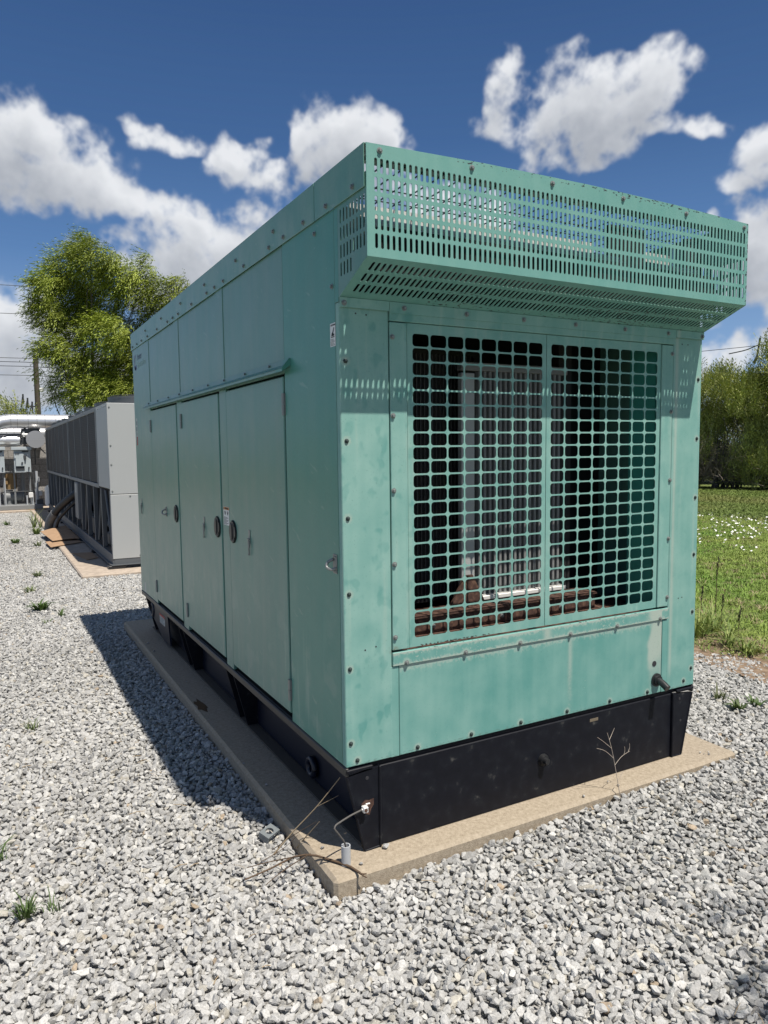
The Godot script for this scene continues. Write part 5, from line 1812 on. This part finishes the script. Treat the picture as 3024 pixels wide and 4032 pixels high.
func clutter() -> void:
	var G := Color(0.055, 0.095, 0.022)
	weed("bushy dark green weed growing in gravel at the lower left", Vector2(-1.075, -0.33), 1, 66, 0.085, 0.0055, 0.7, G)
	weed("thin grassy sprig just right of the bushy lower left weed", Vector2(-0.975, -0.31), 2, 15, 0.075, 0.005, 0.7, G)
	weed("grass blades at the photo's left edge above the bushy weed", Vector2(-1.15, -0.74), 3, 15, 0.09, 0.007, 0.7, G)
	weed("broad leafed weed clump in sunlit gravel left of the shadow's tip", Vector2(-0.715, -5.70), 4, 54, 0.13, 0.022, 1.2, G)
	weed("low sparse weed behind the broad leafed clump", Vector2(-0.755, -6.77), 5, 24, 0.09, 0.014, 1.2, Color(0.09, 0.115, 0.04))
	weed("small upright weed closest to the shadow's tip", Vector2(-0.565, -5.32), 6, 18, 0.09, 0.010, 0.9, G)
	weed("tiny weed beside the broad leafed clump, toward the camera", Vector2(-0.69, -5.06), 7, 12, 0.07, 0.008, 0.9, G)
	weed("lone tuft in the gravel halfway down the left edge", Vector2(-0.96, -2.20), 8, 18, 0.075, 0.006, 0.9, Color(0.08, 0.105, 0.035))
	weed("weed in far gravel left of the cardboard", Vector2(-0.76, -11.86), 9, 30, 0.17, 0.026, 1.0, G)
	weed("small weed in far gravel near the slab of the pumps", Vector2(-0.80, -15.5), 10, 24, 0.13, 0.024, 1.0, G)
	weed("pale tall weed beside the conduit's foot", Vector2(-0.26, -14.6), 11, 36, 0.48, 0.014, 0.6, Color(0.12, 0.15, 0.05))
	weed("leafy green weed beside the conduit at the slab edge", Vector2(-0.30, -13.2), 12, 54, 0.22, 0.022, 1.0, Color(0.09, 0.12, 0.03))
	weed("low weed in front of the cardboard pile", Vector2(-0.42, -11.3), 13, 24, 0.12, 0.022, 1.1, Color(0.10, 0.12, 0.05))
	weed("flat weed in gravel between the two concrete slabs", Vector2(-0.62, -7.9), 14, 24, 0.09, 0.018, 1.3, Color(0.085, 0.10, 0.05))
	weed("sprawling leafy weed in gravel right of the generator", Vector2(2.71, -0.31), 15, 21, 0.075, 0.022, 1.3, Color(0.05, 0.075, 0.02))
	weed("thin weed behind the sprawling one right of the generator", Vector2(2.80, -0.50), 16, 15, 0.085, 0.012, 0.9, Color(0.08, 0.09, 0.04))
	weed("dark weed nearest the right edge beside the sprawling one", Vector2(2.88, -0.33), 17, 15, 0.065, 0.018, 1.2, G)
	# tall grass where the lawn meets the gravel
	var lb := ["tall arching grass clump closest to the generator's right edge", "tall grass clump in the middle of the lawn's near edge", "lower grass clump at the lawn edge beside bare earth", "broad bladed weed clump at the lawn edge near right side"]
	var gp := [Vector2(4.05, -1.72), Vector2(4.25, -1.62), Vector2(4.02, -1.36), Vector2(3.98, -1.08)]
	for k in 4:
		var t := thing("grass_clump", lb[k], "grass clump", Vector3(gp[k].x, -0.09, gp[k].y), "tall grass clumps at the lawn edge")
		for i in 3:
			var m := mat("clump_%d_%d" % [k, i], lin(0.12 + 0.05 * i, 0.18 + 0.04 * i, 0.04 + 0.015 * i), 0.6)
			m.cull_mode = BaseMaterial3D.CULL_DISABLED
			m.backlight_enabled = true
			m.backlight = lin(0.05, 0.07, 0.015)
			var o := obj("leaves", tuft(200 + k * 3 + i, 26, [0.36, 0.32, 0.22, 0.18][k], 0.011, 1.1), m, t)
			o.position = Vector3(rnd(-0.10, 0.10), 0, rnd(-0.10, 0.10))
	var dl := ["tallest dark seed stalk in the lawn beside the generator", "second dark seed stalk, leaning right of the tallest", "short dark seed stalk standing between the grass clumps", "dark seed stalk in the lawn, right of the clumps", "shortest dark seed stalk, farthest right of them"]
	var dp := [[4.78, -2.30, 0.58], [4.87, -2.10, 0.56], [4.40, -1.90, 0.36], [4.30, -1.62, 0.33], [4.22, -1.40, 0.27]]
	for k in 5:
		var h: float = dp[k][2]
		var t := thing("seed_stalk", dl[k], "plant", Vector3(dp[k][0], -0.09, dp[k][1]), "dark seed stalks in the lawn")
		var st := sf()
		tube(st, [Vector3.ZERO, Vector3(0.01, h * 0.6, 0), Vector3(0.03, h, 0.0)], [0.004, 0.003, 0.002], 5)
		obj("stem", st, M.dark_stem, t)
		st = sf()
		for i in 14:
			var y := h * (0.62 + 0.38 * i / 14.0)
			tube(st, [Vector3(0.01 + 0.02 * (y / h - 0.6) * 2.0 + rnd(-0.008, 0.008), y, rnd(-0.008, 0.008)), Vector3(0.01 + 0.02 * (y / h - 0.6) * 2.0 + rnd(-0.014, 0.014), y + 0.03, rnd(-0.01, 0.01))], [0.0045, 0.0018], 5)
		obj("seed_head", st, M.seed_head, t)
	# dead stems and branch at the pad's near corner
	stems("dry_stalk", "long pale dry stalk leaning up against the generator's skid", "dry stalk", [[[Vector3(-0.20, -0.06, -0.252), Vector3(-0.134, 0.030, -0.215), Vector3(-0.066, 0.150, -0.135), Vector3(0.002, 0.281, -0.062)], 0.0034, 0.0013], [[Vector3(-0.066, 0.150, -0.135), Vector3(-0.035, 0.180, -0.10), Vector3(0.0, 0.205, -0.075)], 0.0010, 0.0006]], M.dry_stem)
	stems("dry_stalk", "short pale dry stalk resting on the pad's near edge", "dry stalk", [[[Vector3(-0.112, -0.05, -0.236), Vector3(-0.095, 0.02, -0.175), Vector3(-0.075, 0.115, -0.088)], 0.0032, 0.0010]], M.dry_stem)
	stems("dry_stalk", "thin brown dry stalk between the two pale ones", "dry stalk", [[[Vector3(-0.20, -0.055, -0.275), Vector3(-0.13, 0.02, -0.21), Vector3(-0.075, 0.10, -0.12)], 0.0018, 0.0008], [[Vector3(-0.26, -0.055, -0.22), Vector3(-0.17, -0.035, -0.23), Vector3(-0.12, 0.02, -0.20)], 0.0016, 0.0008]], M.dark_stem)
	stems("dead_branch", "dark forked dead branch lying across the pad corner behind the pipe", "branch", [
		[[Vector3(-0.36, -0.045, -0.12), Vector3(-0.258, -0.035, -0.125), Vector3(-0.165, -0.01, -0.115), Vector3(-0.113, 0.010, -0.055), Vector3(-0.070, 0.008, 0.002), Vector3(-0.029, 0.008, 0.070), Vector3(-0.013, 0.007, 0.125)], 0.0028, 0.0050],
		[[Vector3(-0.015, 0.008, 0.122), Vector3(-0.012, 0.010, 0.140), Vector3(0.002, 0.012, 0.150)], 0.0042, 0.0022],
		[[Vector3(-0.015, 0.008, 0.122), Vector3(-0.012, 0.008, 0.142), Vector3(-0.004, 0.006, 0.163)], 0.0040, 0.0020],
		[[Vector3(-0.30, -0.05, -0.06), Vector3(-0.22, -0.035, -0.09), Vector3(-0.13, 0.006, -0.075)], 0.0014, 0.0022],
		[[Vector3(-0.33, -0.045, -0.19), Vector3(-0.24, -0.03, -0.16), Vector3(-0.12, 0.010, -0.070)], 0.0014, 0.0024]], M.dark_stem)
	stems("dead_sapling", "pale leafless twig plant growing before the skid front", "twig", [
		[[Vector3(1.270, -0.04, 0.135), Vector3(1.258, 0.03, 0.130), Vector3(1.246, 0.11, 0.122), Vector3(1.226, 0.20, 0.118), Vector3(1.205, 0.272, 0.112)], 0.0018, 0.0009],
		[[Vector3(1.236, 0.155, 0.12), Vector3(1.19, 0.195, 0.115), Vector3(1.146, 0.214, 0.11)], 0.0011, 0.0007],
		[[Vector3(1.226, 0.20, 0.118), Vector3(1.185, 0.235, 0.115), Vector3(1.15, 0.262, 0.11)], 0.0011, 0.0007],
		[[Vector3(1.243, 0.12, 0.121), Vector3(1.285, 0.150, 0.12), Vector3(1.335, 0.165, 0.12)], 0.0012, 0.0007],
		[[Vector3(1.215, 0.24, 0.115), Vector3(1.235, 0.26, 0.11), Vector3(1.25, 0.285, 0.11)], 0.0014, 0.0008],
		[[Vector3(1.300, 0.156, 0.12), Vector3(1.305, 0.175, 0.12), Vector3(1.303, 0.192, 0.12)], 0.0012, 0.0007],
		[[Vector3(1.325, 0.163, 0.12), Vector3(1.334, 0.18, 0.12), Vector3(1.333, 0.20, 0.12)], 0.0012, 0.0007],
		[[Vector3(1.256, 0.05, 0.128), Vector3(1.28, 0.075, 0.128), Vector3(1.292, 0.088, 0.128)], 0.0013, 0.0008]], M.pale_twig)
	var lt := sf()
	for i in 110:
		var x := rnd(-1.2, 3.2)
		var z := rnd(0.14, 1.4) if i % 2 == 0 else rnd(-3.0, 1.0)
		if x > -0.2 and x < 2.2 and z < 0.2:
			x = -0.2 - rnd(0.05, 0.9)
		var y := level(x, z) + 0.012
		var a := rnd(0, TAU)
		var d := Vector3(cos(a), rnd(-0.15, 0.15), sin(a)) * rnd(0.015, 0.07)
		var o := Vector3(x, y, z)
		tube(lt, [o, o + d * 0.5 + Vector3(0, 0.004, 0), o + d], rnd(0.0008, 0.0018), 4)
	var deb := obj("dry_litter", lt, M.dry_stem)
	tag(deb, "thin bits of dry straw and twig scattered over the gravel", "litter", "", "stuff")
	# conduit stub and grounding wire
	var stub := thing("pipe_stub", "short grey plastic pipe stub standing on the pad's near corner", "pipe", Vector3(-0.028, 0, 0.044))
	var st := sf()
	var ring := []
	for i in 25:
		ring.append(i)
	tube(st, [Vector3(0, -0.005, 0), Vector3(0, 0.074, 0)], 0.0172, 22, false)
	for k in 22:
		var a := TAU * k / 22.0
		var b := TAU * (k + 1) / 22.0
		var o := [Vector3(cos(a), 0, sin(a)), Vector3(cos(b), 0, sin(b))]
		face(st, [o[0] * 0.0172 + Vector3.UP * 0.074, o[1] * 0.0172 + Vector3.UP * 0.074, o[1] * 0.0132 + Vector3.UP * 0.074, o[0] * 0.0132 + Vector3.UP * 0.074], Vector3.UP)
		face(st, [o[0] * 0.0132 + Vector3.UP * 0.074, o[1] * 0.0132 + Vector3.UP * 0.074, o[1] * 0.0132, o[0] * 0.0132], -(o[0] + o[1]))
	obj("tube", st, M.pvc, stub)
	var gw := thing("ground_wire", "dark bare grounding wire from the pipe stub to a clamp", "cable")
	st = sf()
	tube(st, curve([Vector3(-0.027, 0.03, 0.042), Vector3(-0.031, 0.080, 0.044), Vector3(-0.063, 0.133, 0.055), Vector3(-0.077, 0.155, 0.055), Vector3(-0.071, 0.163, 0.050), Vector3(-0.045, 0.166, 0.040), Vector3(0.004, 0.170, 0.024), Vector3(0.055, 0.174, 0.014)], 26), 0.0034, 8)
	obj("wire", st, M.cable, gw)
	st = sf()
	bx(st, Vector3(0.058, 0.162, 0.001), Vector3(0.078, 0.184, 0.024), 0.002)
	bx(st, Vector3(0.076, 0.172, 0.001), Vector3(0.094, 0.188, 0.006), 0.001)
	tube(st, [Vector3(0.062, 0.174, 0.012), Vector3(0.054, 0.173, 0.014)], 0.005, 8)
	var cl := obj("clamp", st, M.bright_metal, gw)
	st = sf()
	tube(st, [Vector3(0.067, 0.173, 0.022), Vector3(0.067, 0.173, 0.0255)], 0.007, 10)
	tube(st, [Vector3(0.088, 0.178, 0.005), Vector3(0.088, 0.178, 0.010)], 0.007, 6)
	obj("clamp_screw", st, M.rust, cl)
	# grey plastic bracket on the stones
	var br := thing("plastic_bracket", "grey plastic bracket with a round hole lying on the gravel", "bracket", Vector3(-0.175, -0.040, -0.375))
	br.rotation = Vector3(0.25, 0.5, 0.12)
	st = sf()
	hole(st, Transform3D(Basis(Vector3.RIGHT, -PI / 2), Vector3(0, 0.012, 0)), -0.034, -0.026, 0.034, 0.026, 0.017, 0.017, 0.0168, 0.006, 5)
	bx(st, Vector3(-0.034, -0.016, -0.0262), Vector3(-0.028, 0.0125, 0.0262), 0.001)
	bx(st, Vector3(0.028, -0.016, -0.0262), Vector3(0.034, 0.0125, 0.0262), 0.001)
	obj("body", st, mat("bracket_grey", lin(0.16, 0.18, 0.19), 0.5), br)
	# a young tree behind the photographer: the edge of its shade falls into the picture
	var ck := []
	for i in 9:
		ck.append([rnd(-0.75, 0.55), rnd(3.3, 4.9), rnd(-0.45, 0.45), rnd(0.22, 0.40)])
	tree("young_tree", "young leafy tree behind the camera whose shadow edge falls on the gravel at lower right", Vector3(2.02, -0.07, 3.72), ck, Vector3(0.0, 0.3, 0.1), 190.0, Color(0.10, 0.14, 0.03), [spray_mesh(77, 9, 0.4, 0.11, 0.045, 0.9)], 7, 0.045, "")
